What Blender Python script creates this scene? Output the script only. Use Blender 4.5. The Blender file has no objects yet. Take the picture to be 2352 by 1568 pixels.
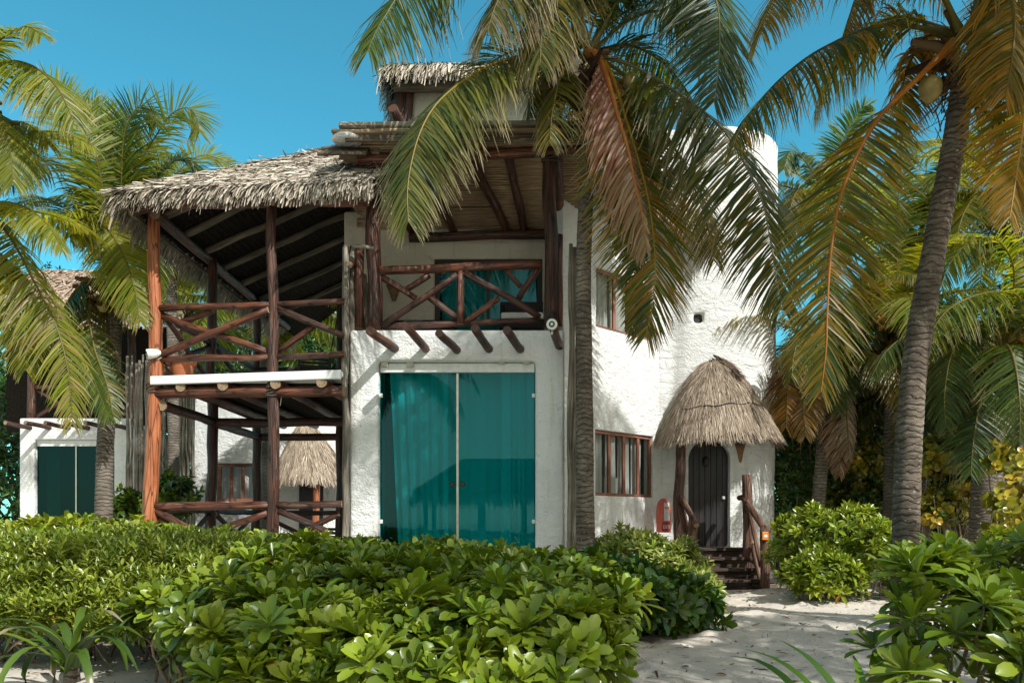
import bpy, math, random
import numpy as np
from mathutils import Vector, Matrix, noise

SC = bpy.context.scene
COL = SC.collection
RND = random.Random(11)
NR = np.random.default_rng(5)
F, CX, HY, CH = 1829.3, 1176.0, 1200.0, 1.2       # focal length / principal column / horizon row of the 2352-px wide view, eye height


def P(px, py, Y):
    return Vector(((px - CX) / F * Y, Y, CH + (HY - py) / F * Y))


# ------------------------------------------------------------------ scene graph
def tag(o, label=None, cat=None, group=None, kind=None):
    if label: o['label'] = label
    if cat: o['category'] = cat
    if group: o['group'] = group
    if kind: o['kind'] = kind
    return o


def thing(name, label, cat, loc=(0, 0, 0), group=None):
    o = bpy.data.objects.new(name, None)
    COL.objects.link(o)
    o.location = loc
    o.empty_display_size = .2
    return tag(o, label, cat, group)


def origin(o):
    v = Vector((0, 0, 0))
    while o is not None:
        v += o.location
        o = o.parent
    return v


def link(name, me, mats, parent):
    o = bpy.data.objects.new(name, me)
    for m in (mats if isinstance(mats, (list, tuple)) else [mats]):
        me.materials.append(m)
    COL.objects.link(o)
    if parent is not None:
        o.parent = parent
    return o


# ------------------------------------------------------------------ materials
def nt(name):
    m = bpy.data.materials.new(name)
    m.use_nodes = True
    n = m.node_tree
    b = n.nodes['Principled BSDF']
    return m, n, b


def node(n, t, **kw):
    x = n.nodes.new(t)
    for k, v in kw.items():
        if k in x.inputs: x.inputs[k].default_value = v
        else: setattr(x, k, v)
    return x


def ramp(n, fac, stops):
    r = n.nodes.new('ShaderNodeValToRGB')
    e = r.color_ramp.elements
    while len(e) < len(stops): e.new(.5)
    for el, (p, c) in zip(e, stops):
        el.position = p
        el.color = (*c, 1) if len(c) == 3 else c
    n.links.new(fac, r.inputs[0])
    return r.outputs[0]


def bump(n, b, h, strength, dist):
    x = node(n, 'ShaderNodeBump', Strength=strength, Distance=dist)
    n.links.new(h, x.inputs['Height'])
    n.links.new(x.outputs[0], b.inputs['Normal'])
    return x


def mixc(n, fac, a, b, mode='MIX'):
    x = n.nodes.new('ShaderNodeMix')
    x.data_type = 'RGBA'
    x.blend_type = mode
    for s, v in ((x.inputs[0], fac), (x.inputs[6], a), (x.inputs[7], b)):
        if hasattr(v, 'links') or hasattr(v, 'is_linked'): n.links.new(v, s)
        elif isinstance(v, (int, float)): s.default_value = v
        else: s.default_value = (*v, 1)
    return x.outputs[2]


def math_(n, op, a, b=0.0):
    x = n.nodes.new('ShaderNodeMath')
    x.operation = op
    for s, v in ((x.inputs[0], a), (x.inputs[1], b)):
        if isinstance(v, (int, float)): s.default_value = v
        else: n.links.new(v, s)
    return x.outputs[0]


def mat_stucco(name, col, swirl=False, rough=.9, strength=.9):
    m, n, b = nt(name)
    tc = node(n, 'ShaderNodeNewGeometry')
    a = node(n, 'ShaderNodeTexNoise', Scale=6.0 if not swirl else 4.2, Detail=9.0, Roughness=.66, Distortion=.15 if not swirl else .7)
    c = node(n, 'ShaderNodeTexNoise', Scale=34.0, Detail=4.0, Roughness=.6)
    d = node(n, 'ShaderNodeTexNoise', Scale=1.3, Detail=5.0)
    mp = node(n, 'ShaderNodeMapping')
    mp.inputs['Scale'].default_value = (1, 1, 1.9) if swirl else (1, 1, 1.25)
    mp.inputs['Rotation'].default_value = (0, .5 if swirl else 0, 0)
    n.links.new(tc.outputs['Position'], mp.inputs[0])
    for x in (a, c): n.links.new(mp.outputs[0], x.inputs['Vector'])
    n.links.new(tc.outputs['Position'], d.inputs['Vector'])
    h = math_(n, 'ADD', math_(n, 'MULTIPLY', a.outputs[0], 1.0), math_(n, 'MULTIPLY', c.outputs[0], .28))
    bump(n, b, h, strength, .075)
    # faint weathering stains
    st = ramp(n, d.outputs[0], [(.35, tuple(x * .9 for x in col)), (.6, col)])
    pit = ramp(n, a.outputs[0], [(.27, tuple(x * .82 for x in col)), (.36, (1, 1, 1))])
    mp2 = node(n, 'ShaderNodeMapping'); mp2.inputs['Scale'].default_value = (5.5, 5.5, .45)
    n.links.new(tc.outputs['Position'], mp2.inputs[0])
    sk = node(n, 'ShaderNodeTexNoise', Scale=1.0, Detail=5.0, Roughness=.6)
    n.links.new(mp2.outputs[0], sk.inputs['Vector'])
    stk = ramp(n, sk.outputs[0], [(.56, (1, 1, 1)), (.74, (.78, .745, .67))])
    n.links.new(mixc(n, 1.0, mixc(n, 1.0, st, pit, 'MULTIPLY'), stk, 'MULTIPLY'), b.inputs['Base Color'])
    b.inputs['Roughness'].default_value = rough
    b.inputs['Specular IOR Level'].default_value = .2
    return m


def mat_wood(name, dark, mid, light, rough=.5, fv=1.6, fu=34.0, bs=.5, spec=.4, wear=None):
    """grain runs along the v of the log's own unwrap"""
    m, n, b = nt(name)
    uv = node(n, 'ShaderNodeUVMap')
    oi = node(n, 'ShaderNodeObjectInfo')
    mp = node(n, 'ShaderNodeMapping')
    mp.inputs['Scale'].default_value = (fu, fv, 1)
    n.links.new(uv.outputs[0], mp.inputs[0])
    a = node(n, 'ShaderNodeTexNoise', noise_dimensions='4D', Scale=1.0, Detail=6.0, Roughness=.65, Distortion=.4)
    n.links.new(mp.outputs[0], a.inputs['Vector'])
    n.links.new(math_(n, 'MULTIPLY', oi.outputs['Random'], 40.0), a.inputs['W'])
    mp2 = node(n, 'ShaderNodeMapping')
    mp2.inputs['Scale'].default_value = (6, 2.2, 1)
    n.links.new(uv.outputs[0], mp2.inputs[0])
    c = node(n, 'ShaderNodeTexNoise', noise_dimensions='4D', Scale=1.0, Detail=3.0)
    n.links.new(mp2.outputs[0], c.inputs['Vector'])
    n.links.new(math_(n, 'MULTIPLY', oi.outputs['Random'], 23.0), c.inputs['W'])
    f = math_(n, 'ADD', math_(n, 'MULTIPLY', a.outputs[0], .6), math_(n, 'MULTIPLY', c.outputs[0], .45))
    colr = ramp(n, f, [(.36, dark), (.52, mid), (.68, light)])
    if wear:
        mp3 = node(n, 'ShaderNodeMapping'); mp3.inputs['Scale'].default_value = (16, 1.1, 1)
        n.links.new(uv.outputs[0], mp3.inputs[0])
        wn3 = node(n, 'ShaderNodeTexNoise', noise_dimensions='4D', Scale=1.0, Detail=8.0, Roughness=.75)
        n.links.new(mp3.outputs[0], wn3.inputs['Vector'])
        n.links.new(math_(n, 'MULTIPLY', oi.outputs['Random'], 61.0), wn3.inputs['W'])
        colr = mixc(n, ramp(n, wn3.outputs[0], [(.56, (0, 0, 0)), (.66, (1, 1, 1))]), colr, wear)
        crk = node(n, 'ShaderNodeTexVoronoi', Scale=1.0); crk.feature = 'DISTANCE_TO_EDGE'
        mp4 = node(n, 'ShaderNodeMapping'); mp4.inputs['Scale'].default_value = (14, 1.3, 1)
        n.links.new(uv.outputs[0], mp4.inputs[0]); n.links.new(mp4.outputs[0], crk.inputs['Vector'])
        colr = mixc(n, 1.0, colr, ramp(n, crk.outputs['Distance'], [(.015, (.3, .28, .26)), (.06, (1, 1, 1))]), 'MULTIPLY')
        f = math_(n, 'ADD', f, math_(n, 'MULTIPLY', math_(n, 'MINIMUM', crk.outputs['Distance'], .08), 4.0))
    n.links.new(colr, b.inputs['Base Color'])
    b.inputs['Roughness'].default_value = rough
    b.inputs['Specular IOR Level'].default_value = spec
    bump(n, b, f, bs, .03)
    return m


def mat_plain(name, col, rough=.6, spec=.4, metal=0.0, bscale=0, bstr=.3, var=0.12):
    m, n, b = nt(name)
    g = node(n, 'ShaderNodeNewGeometry')
    a = node(n, 'ShaderNodeTexNoise', Scale=max(bscale, 12.0), Detail=5.0)
    n.links.new(g.outputs['Position'], a.inputs['Vector'])
    n.links.new(ramp(n, a.outputs[0], [(.3, tuple(x * (1 - var) for x in col)), (.7, tuple(min(1, x * (1 + var)) for x in col))]), b.inputs['Base Color'])
    b.inputs['Roughness'].default_value = rough
    b.inputs['Specular IOR Level'].default_value = spec
    b.inputs['Metallic'].default_value = metal
    if bscale: bump(n, b, a.outputs[0], bstr, .01)
    return m


def mat_leaf(name, rough=.42, trans=.3, tmul=(1.5, 1.25, .45), spec=.45):
    m, n, b = nt(name)
    at = node(n, 'ShaderNodeAttribute', attribute_name='Col')
    n.links.new(at.outputs['Color'], b.inputs['Base Color'])
    b.inputs['Roughness'].default_value = rough
    b.inputs['Specular IOR Level'].default_value = spec
    t = node(n, 'ShaderNodeBsdfTranslucent')
    n.links.new(mixc(n, 1.0, at.outputs['Color'], tmul, 'MULTIPLY'), t.inputs[0])
    mx = node(n, 'ShaderNodeMixShader')
    mx.inputs[0].default_value = trans
    n.links.new(b.outputs[0], mx.inputs[1])
    n.links.new(t.outputs[0], mx.inputs[2])
    n.links.new(mx.outputs[0], n.nodes['Material Output'].inputs[0])
    return m


def mat_col(name, rough=.85, spec=.15):
    m, n, b = nt(name)
    at = node(n, 'ShaderNodeAttribute', attribute_name='Col')
    n.links.new(at.outputs['Color'], b.inputs['Base Color'])
    b.inputs['Roughness'].default_value = rough
    b.inputs['Specular IOR Level'].default_value = spec
    return m


def mat_glass(name, tint, refl=.16, reflcol=(.75, .95, 1.0)):
    m, n, b = nt(name)
    n.nodes.remove(b)
    tr = node(n, 'ShaderNodeBsdfTransparent')
    tr.inputs[0].default_value = (*tint, 1)
    gl = node(n, 'ShaderNodeBsdfGlossy', Roughness=.012)
    gl.inputs[0].default_value = (*reflcol, 1)
    lw = node(n, 'ShaderNodeLayerWeight', Blend=.5)
    fac = math_(n, 'ADD', math_(n, 'MULTIPLY', math_(n, 'POWER', lw.outputs['Facing'], 5.0), .9), refl)
    mx = node(n, 'ShaderNodeMixShader')
    n.links.new(fac, mx.inputs[0])
    n.links.new(tr.outputs[0], mx.inputs[1])
    n.links.new(gl.outputs[0], mx.inputs[2])
    n.links.new(mx.outputs[0], n.nodes['Material Output'].inputs[0])
    return m


def mat_bark(name, dark, mid, light, rings=16.0):
    """ringed palm trunk: v of the unwrap is metres along the stem"""
    m, n, b = nt(name)
    uv = node(n, 'ShaderNodeUVMap')
    sep = node(n, 'ShaderNodeSeparateXYZ')
    n.links.new(uv.outputs[0], sep.inputs[0])
    g = node(n, 'ShaderNodeNewGeometry')
    w = node(n, 'ShaderNodeTexNoise', Scale=5.0, Detail=4.0)
    n.links.new(g.outputs['Position'], w.inputs['Vector'])
    v = math_(n, 'ADD', math_(n, 'MULTIPLY', sep.outputs[1], rings), math_(n, 'MULTIPLY', w.outputs[0], 2.6))
    fr = math_(n, 'FRACT', v)
    ring = math_(n, 'POWER', math_(n, 'ABSOLUTE', math_(n, 'SUBTRACT', math_(n, 'MULTIPLY', fr, 2.0), 1.0)), 5.0)
    mp = node(n, 'ShaderNodeMapping')
    mp.inputs['Scale'].default_value = (3, 3, 11)
    n.links.new(g.outputs['Position'], mp.inputs[0])
    s = node(n, 'ShaderNodeTexNoise', Scale=3.2, Detail=7.0, Roughness=.7)
    n.links.new(mp.outputs[0], s.inputs['Vector'])
    big = node(n, 'ShaderNodeTexNoise', Scale=1.7, Detail=5.0, Roughness=.6)
    n.links.new(g.outputs['Position'], big.inputs['Vector'])
    f = math_(n, 'ADD', math_(n, 'MULTIPLY', s.outputs[0], .6), math_(n, 'MULTIPLY', big.outputs[0], .5))
    c = ramp(n, f, [(.36, dark), (.54, mid), (.72, light)])
    cc = mixc(n, math_(n, 'MULTIPLY', ring, .65), c, tuple(x * .5 for x in dark))
    sp = node(n, 'ShaderNodeTexNoise', Scale=23.0, Detail=2.0)
    n.links.new(g.outputs['Position'], sp.inputs['Vector'])
    spk = ramp(n, sp.outputs[0], [(.68, (0, 0, 0)), (.72, (1, 1, 1))])
    n.links.new(mixc(n, math_(n, 'MULTIPLY', spk, .5), cc, (.4, .38, .34)), b.inputs['Base Color'])
    b.inputs['Roughness'].default_value = .9
    b.inputs['Specular IOR Level'].default_value = .15
    bump(n, b, math_(n, 'SUBTRACT', f, math_(n, 'MULTIPLY', ring, .7)), .8, .03)
    return m


def mat_sand():
    m, n, b = nt('sand')
    g = node(n, 'ShaderNodeNewGeometry')
    a = node(n, 'ShaderNodeTexNoise', Scale=.9, Detail=8.0, Roughness=.65)
    c = node(n, 'ShaderNodeTexNoise', Scale=9.0, Detail=8.0, Roughness=.7)
    v = node(n, 'ShaderNodeTexVoronoi', Scale=13.0)
    v.inputs['Randomness'].default_value = 1.0
    w = node(n, 'ShaderNodeTexNoise', Scale=38.0, Detail=4.0, Roughness=.8)
    for x in (a, c, w, v): n.links.new(g.outputs['Position'], x.inputs['Vector'])
    base = ramp(n, a.outputs[0], [(.3, (.51, .455, .385)), (.7, (.62, .565, .49))])
    speck = ramp(n, math_(n, 'ADD', w.outputs[0], math_(n, 'MULTIPLY', a.outputs[0], .25)), [(.735, (1, 1, 1)), (.80, (.33, .27, .2))])
    sh = ramp(n, v.outputs['Distance'], [(.045, (.25, .18, .12)), (.075, (1, 1, 1))])
    msk = math_(n, 'GREATER_THAN', c.outputs[0], .57)
    lit = mixc(n, msk, (1, 1, 1), sh)
    n.links.new(mixc(n, 1.0, mixc(n, 1.0, base, speck, 'MULTIPLY'), lit, 'MULTIPLY'), b.inputs['Base Color'])
    b.inputs['Roughness'].default_value = .95
    b.inputs['Specular IOR Level'].default_value = .1
    h = math_(n, 'ADD', math_(n, 'MULTIPLY', c.outputs[0], 1.0), math_(n, 'MULTIPLY', w.outputs[0], .15))
    bump(n, b, h, .7, .045)
    return m


def mat_cloth(name, col, trans=.35):
    m, n, b = nt(name)
    b.inputs['Base Color'].default_value = (*col, 1)
    g = node(n, 'ShaderNodeNewGeometry')
    w = node(n, 'ShaderNodeTexNoise', Scale=60.0, Detail=2.0)
    n.links.new(g.outputs['Position'], w.inputs['Vector'])
    n.links.new(ramp(n, w.outputs[0], [(.3, tuple(x * .92 for x in col)), (.7, col)]), b.inputs['Base Color'])
    b.inputs['Roughness'].default_value = .9
    t = node(n, 'ShaderNodeBsdfTranslucent')
    t.inputs[0].default_value = (*col, 1)
    mx = node(n, 'ShaderNodeMixShader')
    mx.inputs[0].default_value = trans
    n.links.new(b.outputs[0], mx.inputs[1])
    n.links.new(t.outputs[0], mx.inputs[2])
    n.links.new(mx.outputs[0], n.nodes['Material Output'].inputs[0])
    return m


M = dict(
    white=mat_stucco('white_stucco', (.80, .80, .775), strength=1.0),
    tower=mat_stucco('swirled_white_stucco', (.80, .80, .775), True, strength=1.0),
    cream=mat_stucco('cream_stucco', (.66, .61, .49), strength=.6),
    slab=mat_plain('painted_concrete', (.74, .75, .73), .75, .2, bscale=25, bstr=.15, var=.05),
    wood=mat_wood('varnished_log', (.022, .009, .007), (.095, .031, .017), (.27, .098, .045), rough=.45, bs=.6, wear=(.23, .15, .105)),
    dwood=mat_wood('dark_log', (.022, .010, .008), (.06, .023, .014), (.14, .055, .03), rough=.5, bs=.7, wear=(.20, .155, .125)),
    owood=mat_wood('orange_log', (.16, .045, .02), (.36, .115, .045), (.52, .2, .085), rough=.42, bs=.45, fu=22, wear=(.20, .085, .045)),
    bwood=mat_wood('bare_log', (.035, .018, .012), (.115, .06, .04), (.25, .15, .10), rough=.7, bs=.7, spec=.2, wear=(.27, .21, .165)),
    step=mat_wood('worn_step', (.025, .016, .012), (.06, .04, .03), (.15, .105, .08), rough=.75, bs=.5, spec=.2, wear=(.2, .16, .13)),
    estick=mat_wood('eave_stick', (.03, .024, .018), (.11, .085, .06), (.25, .205, .15), rough=.9, bs=.8, spec=.1),
    grey=mat_wood('weathered_pole', (.055, .047, .038), (.19, .165, .13), (.40, .36, .30), rough=.9, fv=2.0, bs=1.0, spec=.1),
    pale=mat_wood('pale_rafter', (.05, .042, .033), (.14, .115, .085), (.25, .21, .16), rough=.9, bs=.7, spec=.1),
    stick=mat_wood('roof_stick', (.08, .05, .03), (.30, .21, .13), (.52, .41, .27), rough=.85, fv=1.2, bs=.8, spec=.1),
    cut=mat_plain('sawn_log_end', (.25, .18, .115), .85, .1, bscale=40, var=.4),
    thatch=mat_col('thatch'), straw=mat_col('straw'),
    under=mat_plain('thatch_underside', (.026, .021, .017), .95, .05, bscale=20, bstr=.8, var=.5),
    leaf=mat_leaf('shrub_leaf', .32, .22, (1.5, 1.35, .5), .5),
    frond=mat_leaf('palm_leaf', .38, .42, (1.7, 1.25, .35), .5),
    gfrond=mat_leaf('golden_palm_leaf', .36, .58, (1.85, 1.6, .26), .45),
    bark=mat_bark('palm_bark', (.06, .048, .038), (.15, .125, .10), (.30, .265, .22)),
    bark2=mat_bark('dark_palm_bark', (.036, .028, .022), (.13, .102, .078), (.30, .25, .195), 13),
    twig=mat_col('twig'),
    sand=mat_sand(),
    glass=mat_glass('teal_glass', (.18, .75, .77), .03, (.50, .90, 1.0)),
    dglass=mat_glass('shaded_teal_glass', (.05, .34, .31), .03, (.45, .9, .95)),  # darker copy of the teal glass, the dim doorway's shade is in its tint
    clear=mat_glass('window_glass', (.88, .90, .88), .04, (.8, .9, .95)),
    curtain=mat_cloth('sheer_curtain', (.80, .82, .78)),
    linen=mat_cloth('linen_curtain', (.60, .60, .57)),
    room=mat_plain('room_wall', (.20, .19, .17), .9),
    frame=mat_wood('red_brown_frame', (.10, .04, .025), (.22, .09, .055), (.33, .16, .10), rough=.6, bs=.3),
    dframe=mat_plain('dark_frame', (.025, .02, .018), .5),
    door=mat_wood('dark_plank_door', (.010, .009, .010), (.020, .017, .018), (.045, .032, .03), rough=.45, fu=24, fv=1, bs=.3),
    board=mat_plain('cream_board', (.70, .70, .66), .5, .3),
    patch=mat_plain('beige_fitting', (.42, .39, .31), .4, .5),
    metal=mat_plain('brushed_metal', (.55, .52, .42), .35, .5, .8),
    knob=mat_plain('dark_bronze', (.03, .014, .010), .25, .6, .3),
    lampw=mat_plain('white_lamp_metal', (.72, .72, .66), .4, .5),
    lens=mat_plain('lamp_lens', (.05, .05, .05), .1, .8),
    black=mat_plain('black_fabric', (.012, .012, .013), .8),
    cushion=mat_plain('pale_cushion', (.62, .6, .56), .9),
    terra=mat_plain('terracotta', (.48, .17, .075), .8, .2, bscale=18, bstr=.2),
    red=mat_plain('faded_red_vinyl', (.50, .11, .075), .45, .4, bscale=14, bstr=.4),
    cloth=mat_plain('silver_vinyl', (.55, .56, .55), .35, .5),
    orange=mat_plain('orange_plastic', (.75, .20, .02), .45),
    wicker=mat_wood('wicker', (.09, .05, .025), (.2, .11, .055), (.33, .2, .1), rough=.8, fv=40, fu=3, bs=1.0),
    coconut=mat_plain('coconut_husk', (.26, .20, .06), .5, .4, bscale=9, bstr=.15, var=.25),
    ococonut=mat_plain('orange_coconut_husk', (.55, .22, .03), .5, .4, bscale=9, bstr=.15, var=.25),
    litter=mat_col('leaf_litter'),
    flower=mat_plain('white_petal', (.75, .74, .68), .6),
    stone=mat_stucco('old_wall', (.16, .13, .095), strength=.8),
)


# ------------------------------------------------------------------ solid mesh builder (quads / ngons with an unwrap)
class MB:
    def __init__(s):
        s.v, s.f, s.uv, s.mi, s.sm = [], [], [], [], []

    def face(s, idx, uvs=None, mi=0, smooth=False):
        s.f.append(tuple(idx)); s.uv.append(uvs or [(0, 0)] * len(idx)); s.mi.append(mi); s.sm.append(smooth)

    def box(s, lo, hi, mi=0, M4=None):
        b = len(s.v)
        for z in (lo[2], hi[2]):
            for y in (lo[1], hi[1]):
                for x in (lo[0], hi[0]):
                    p = Vector((x, y, z))
                    s.v.append(M4 @ p if M4 else p)
        d = [hi[i] - lo[i] for i in range(3)]
        L = max(range(3), key=lambda i: d[i])
        for q in ((0, 2, 3, 1), (4, 5, 7, 6), (0, 1, 5, 4), (2, 6, 7, 3), (0, 4, 6, 2), (1, 3, 7, 5)):
            uv = []
            for i in q:
                c = (lo[0] if not i & 1 else hi[0], lo[1] if not i & 2 else hi[1], lo[2] if not i & 4 else hi[2])
                o = [c[k] for k in range(3) if k != L]
                uv.append((o[0] + o[1], c[L]))
            s.face([b + i for i in q], uv, mi)
        return s

    def beam(s, p0, p1, w, h, mi=0, up=Vector((0, 0, 1))):
        p0, p1 = Vector(p0), Vector(p1)
        t = (p1 - p0); L = t.length; t.normalize()
        x = t.cross(up).normalized(); y = x.cross(t)
        m = Matrix((x, y, t)).transposed().to_4x4(); m.translation = p0
        return s.box((-w / 2, -h / 2, 0), (w / 2, h / 2, L), mi, m)

    def tube(s, pts, rad, n=12, cap=True, capmi=0, ring=None):
        pts = [Vector(p) for p in pts]
        K = len(pts)
        if not hasattr(rad, '__len__'): rad = [rad] * K
        b = len(s.v)
        ref = Vector((0, 0, 1)) if abs((pts[-1] - pts[0]).normalized().z) < .9 else Vector((1, 0, 0))
        L = 0; lens = []
        for k in range(K):
            if k: L += (pts[k] - pts[k - 1]).length
            lens.append(L)
            t = (pts[min(k + 1, K - 1)] - pts[max(k - 1, 0)]).normalized()
            x = t.cross(ref).normalized(); y = t.cross(x)
            for i in range(n):
                a = 2 * math.pi * i / n
                r = rad[k] * (ring(k, i) if ring else 1)
                s.v.append(pts[k] + (x * math.cos(a) + y * math.sin(a)) * r)
        for k in range(K - 1):
            for i in range(n):
                j = (i + 1) % n
                c = 2 * math.pi * max(rad)
                u0, u1 = i / n * c, (i + 1) / n * c
                s.face((b + k * n + i, b + k * n + j, b + k * n + n + j, b + k * n + n + i),
                       [(u0, lens[k]), (u1, lens[k]), (u1, lens[k + 1]), (u0, lens[k + 1])], 0, True)
        if cap:
            s.face([b + i for i in range(n)][::-1], None, capmi)
            s.face([b + (K - 1) * n + i for i in range(n)], None, capmi)
        return s

    def log(s, p0, p1, r0, r1=None, seg=None, n=12, wob=.012, capmi=1):
        p0, p1 = Vector(p0), Vector(p1)
        r1 = r1 or r0
        L = (p1 - p0).length
        seg = seg or max(4, int(L / .22))
        o = Vector((RND.random() * 50, RND.random() * 50, 0))
        pts, rad = [], []
        for k in range(seg + 1):
            t = k / seg
            p = p0.lerp(p1, t)
            e = math.sin(math.pi * t) ** .5 if 0 < t < 1 else 0
            q = o + Vector((0, 0, t * L * 1.1))
            p = p + Vector((noise.noise(q), noise.noise(q + Vector((9, 0, 0))), noise.noise(q + Vector((0, 9, 0))))) * wob * 2 * e
            pts.append(p)
            rad.append((r0 + (r1 - r0) * t) * (1 + .10 * noise.noise(q * 2 + Vector((3, 3, 0)))))
        return s.tube(pts, rad, n, True, capmi, lambda k, i: 1 + .05 * noise.noise(o + Vector((i * .7, k * .35, 4))))

    def build(s, name, mats, parent=None, bevel=0, seg=2, smooth=None):
        me = bpy.data.meshes.new(name)
        off = origin(parent) if parent is not None else Vector((0, 0, 0))
        me.from_pydata([tuple(Vector(p) - off) for p in s.v], [], s.f)
        uvl = me.uv_layers.new(name='UVMap')
        flat = [c for u in s.uv for p in u for c in p]
        uvl.data.foreach_set('uv', flat)
        mats = mats if isinstance(mats, (list, tuple)) else [mats]
        me.polygons.foreach_set('material_index', [min(i, len(mats) - 1) for i in s.mi])
        me.polygons.foreach_set('use_smooth', [x if smooth is None else smooth for x in s.sm])
        me.update()
        o = link(name, me, mats, parent)
        if bevel:
            b = o.modifiers.new('bevel', 'BEVEL'); b.width = bevel; b.segments = seg
            b.limit_method = 'ANGLE'; b.angle_limit = math.radians(40)
        return o


WD = [M['wood'], M['cut']]
DW = [M['dwood'], M['cut']]
OW = [M['owood'], M['cut']]
GW = [M['grey'], M['cut']]
PW = [M['pale'], M['cut']]


def logobj(name, p0, p1, r0, r1=None, mats=None, parent=None, **kw):
    return MB().log(p0, p1, r0, r1, **kw).build(name, mats or WD, parent)


def lathe(mb, c, prof, n=20, mi=0):
    """prof: (r, z) pairs round the vertical axis through c"""
    b = len(mb.v); c = Vector(c)
    for r, z in prof:
        for i in range(n):
            a = 2 * math.pi * i / n
            mb.v.append(c + Vector((r * math.cos(a), r * math.sin(a), z)))
    for k in range(len(prof) - 1):
        for i in range(n):
            j = (i + 1) % n
            mb.face((b + k * n + i, b + k * n + j, b + (k + 1) * n + j, b + (k + 1) * n + i), [(i / n, prof[k][1]), (i / n + 1 / n, prof[k][1]), (i / n + 1 / n, prof[k + 1][1]), (i / n, prof[k + 1][1])], mi, True)
    mb.face([b + i for i in range(n)][::-1], None, mi)
    mb.face([b + (len(prof) - 1) * n + i for i in range(n)], None, mi)
    return mb


def wall(name, fmap, us, zs, openings, thick, mat, parent, jit=.012, step=.16, bevel=.04):
    def cuts(a, b, marks):
        ms = sorted({a, b, *[m for m in marks if a < m < b]})
        out = []
        for p, q in zip(ms, ms[1:]):
            k = max(1, round((q - p) / step))
            out += [p + (q - p) * i / k for i in range(k)]
        return out + [b]
    U = cuts(*us, [x for o in openings for x in o[:2]])
    Z = cuts(*zs, [x for o in openings for x in o[2:]])
    nu, nz = len(U), len(Z)
    keep = lambda i, j: 0 <= i < nu - 1 and 0 <= j < nz - 1 and not any(
        o[0] < (U[i] + U[i + 1]) / 2 < o[1] and o[2] < (Z[j] + Z[j + 1]) / 2 < o[3] for o in openings)
    mb = MB(); fr, bk = {}, {}
    def vf(i, j):
        if (i, j) not in fr:
            d = noise.noise(Vector((U[i] * 1.7, Z[j] * 1.7, thick * 31))) * jit
            fr[i, j] = len(mb.v); mb.v.append(Vector(fmap(U[i], Z[j], d)))
        return fr[i, j]
    def vb(i, j):
        if (i, j) not in bk:
            bk[i, j] = len(mb.v); mb.v.append(Vector(fmap(U[i], Z[j], thick)))
        return bk[i, j]
    for i in range(nu - 1):
        for j in range(nz - 1):
            if not keep(i, j): continue
            mb.face((vf(i, j), vf(i + 1, j), vf(i + 1, j + 1), vf(i, j + 1)), None, 0, True)
            mb.face((vb(i, j), vb(i, j + 1), vb(i + 1, j + 1), vb(i + 1, j)), None, 0, True)
            if not keep(i - 1, j): mb.face((vf(i, j), vf(i, j + 1), vb(i, j + 1), vb(i, j)), None, 0, True)
            if not keep(i + 1, j): mb.face((vf(i + 1, j), vb(i + 1, j), vb(i + 1, j + 1), vf(i + 1, j + 1)), None, 0, True)
            if not keep(i, j - 1): mb.face((vf(i, j), vb(i, j), vb(i + 1, j), vf(i + 1, j)), None, 0, True)
            if not keep(i, j + 1): mb.face((vf(i, j + 1), vf(i + 1, j + 1), vb(i + 1, j + 1), vb(i, j + 1)), None, 0, True)
    return mb.build(name, mat, parent, bevel, 3)


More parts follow.
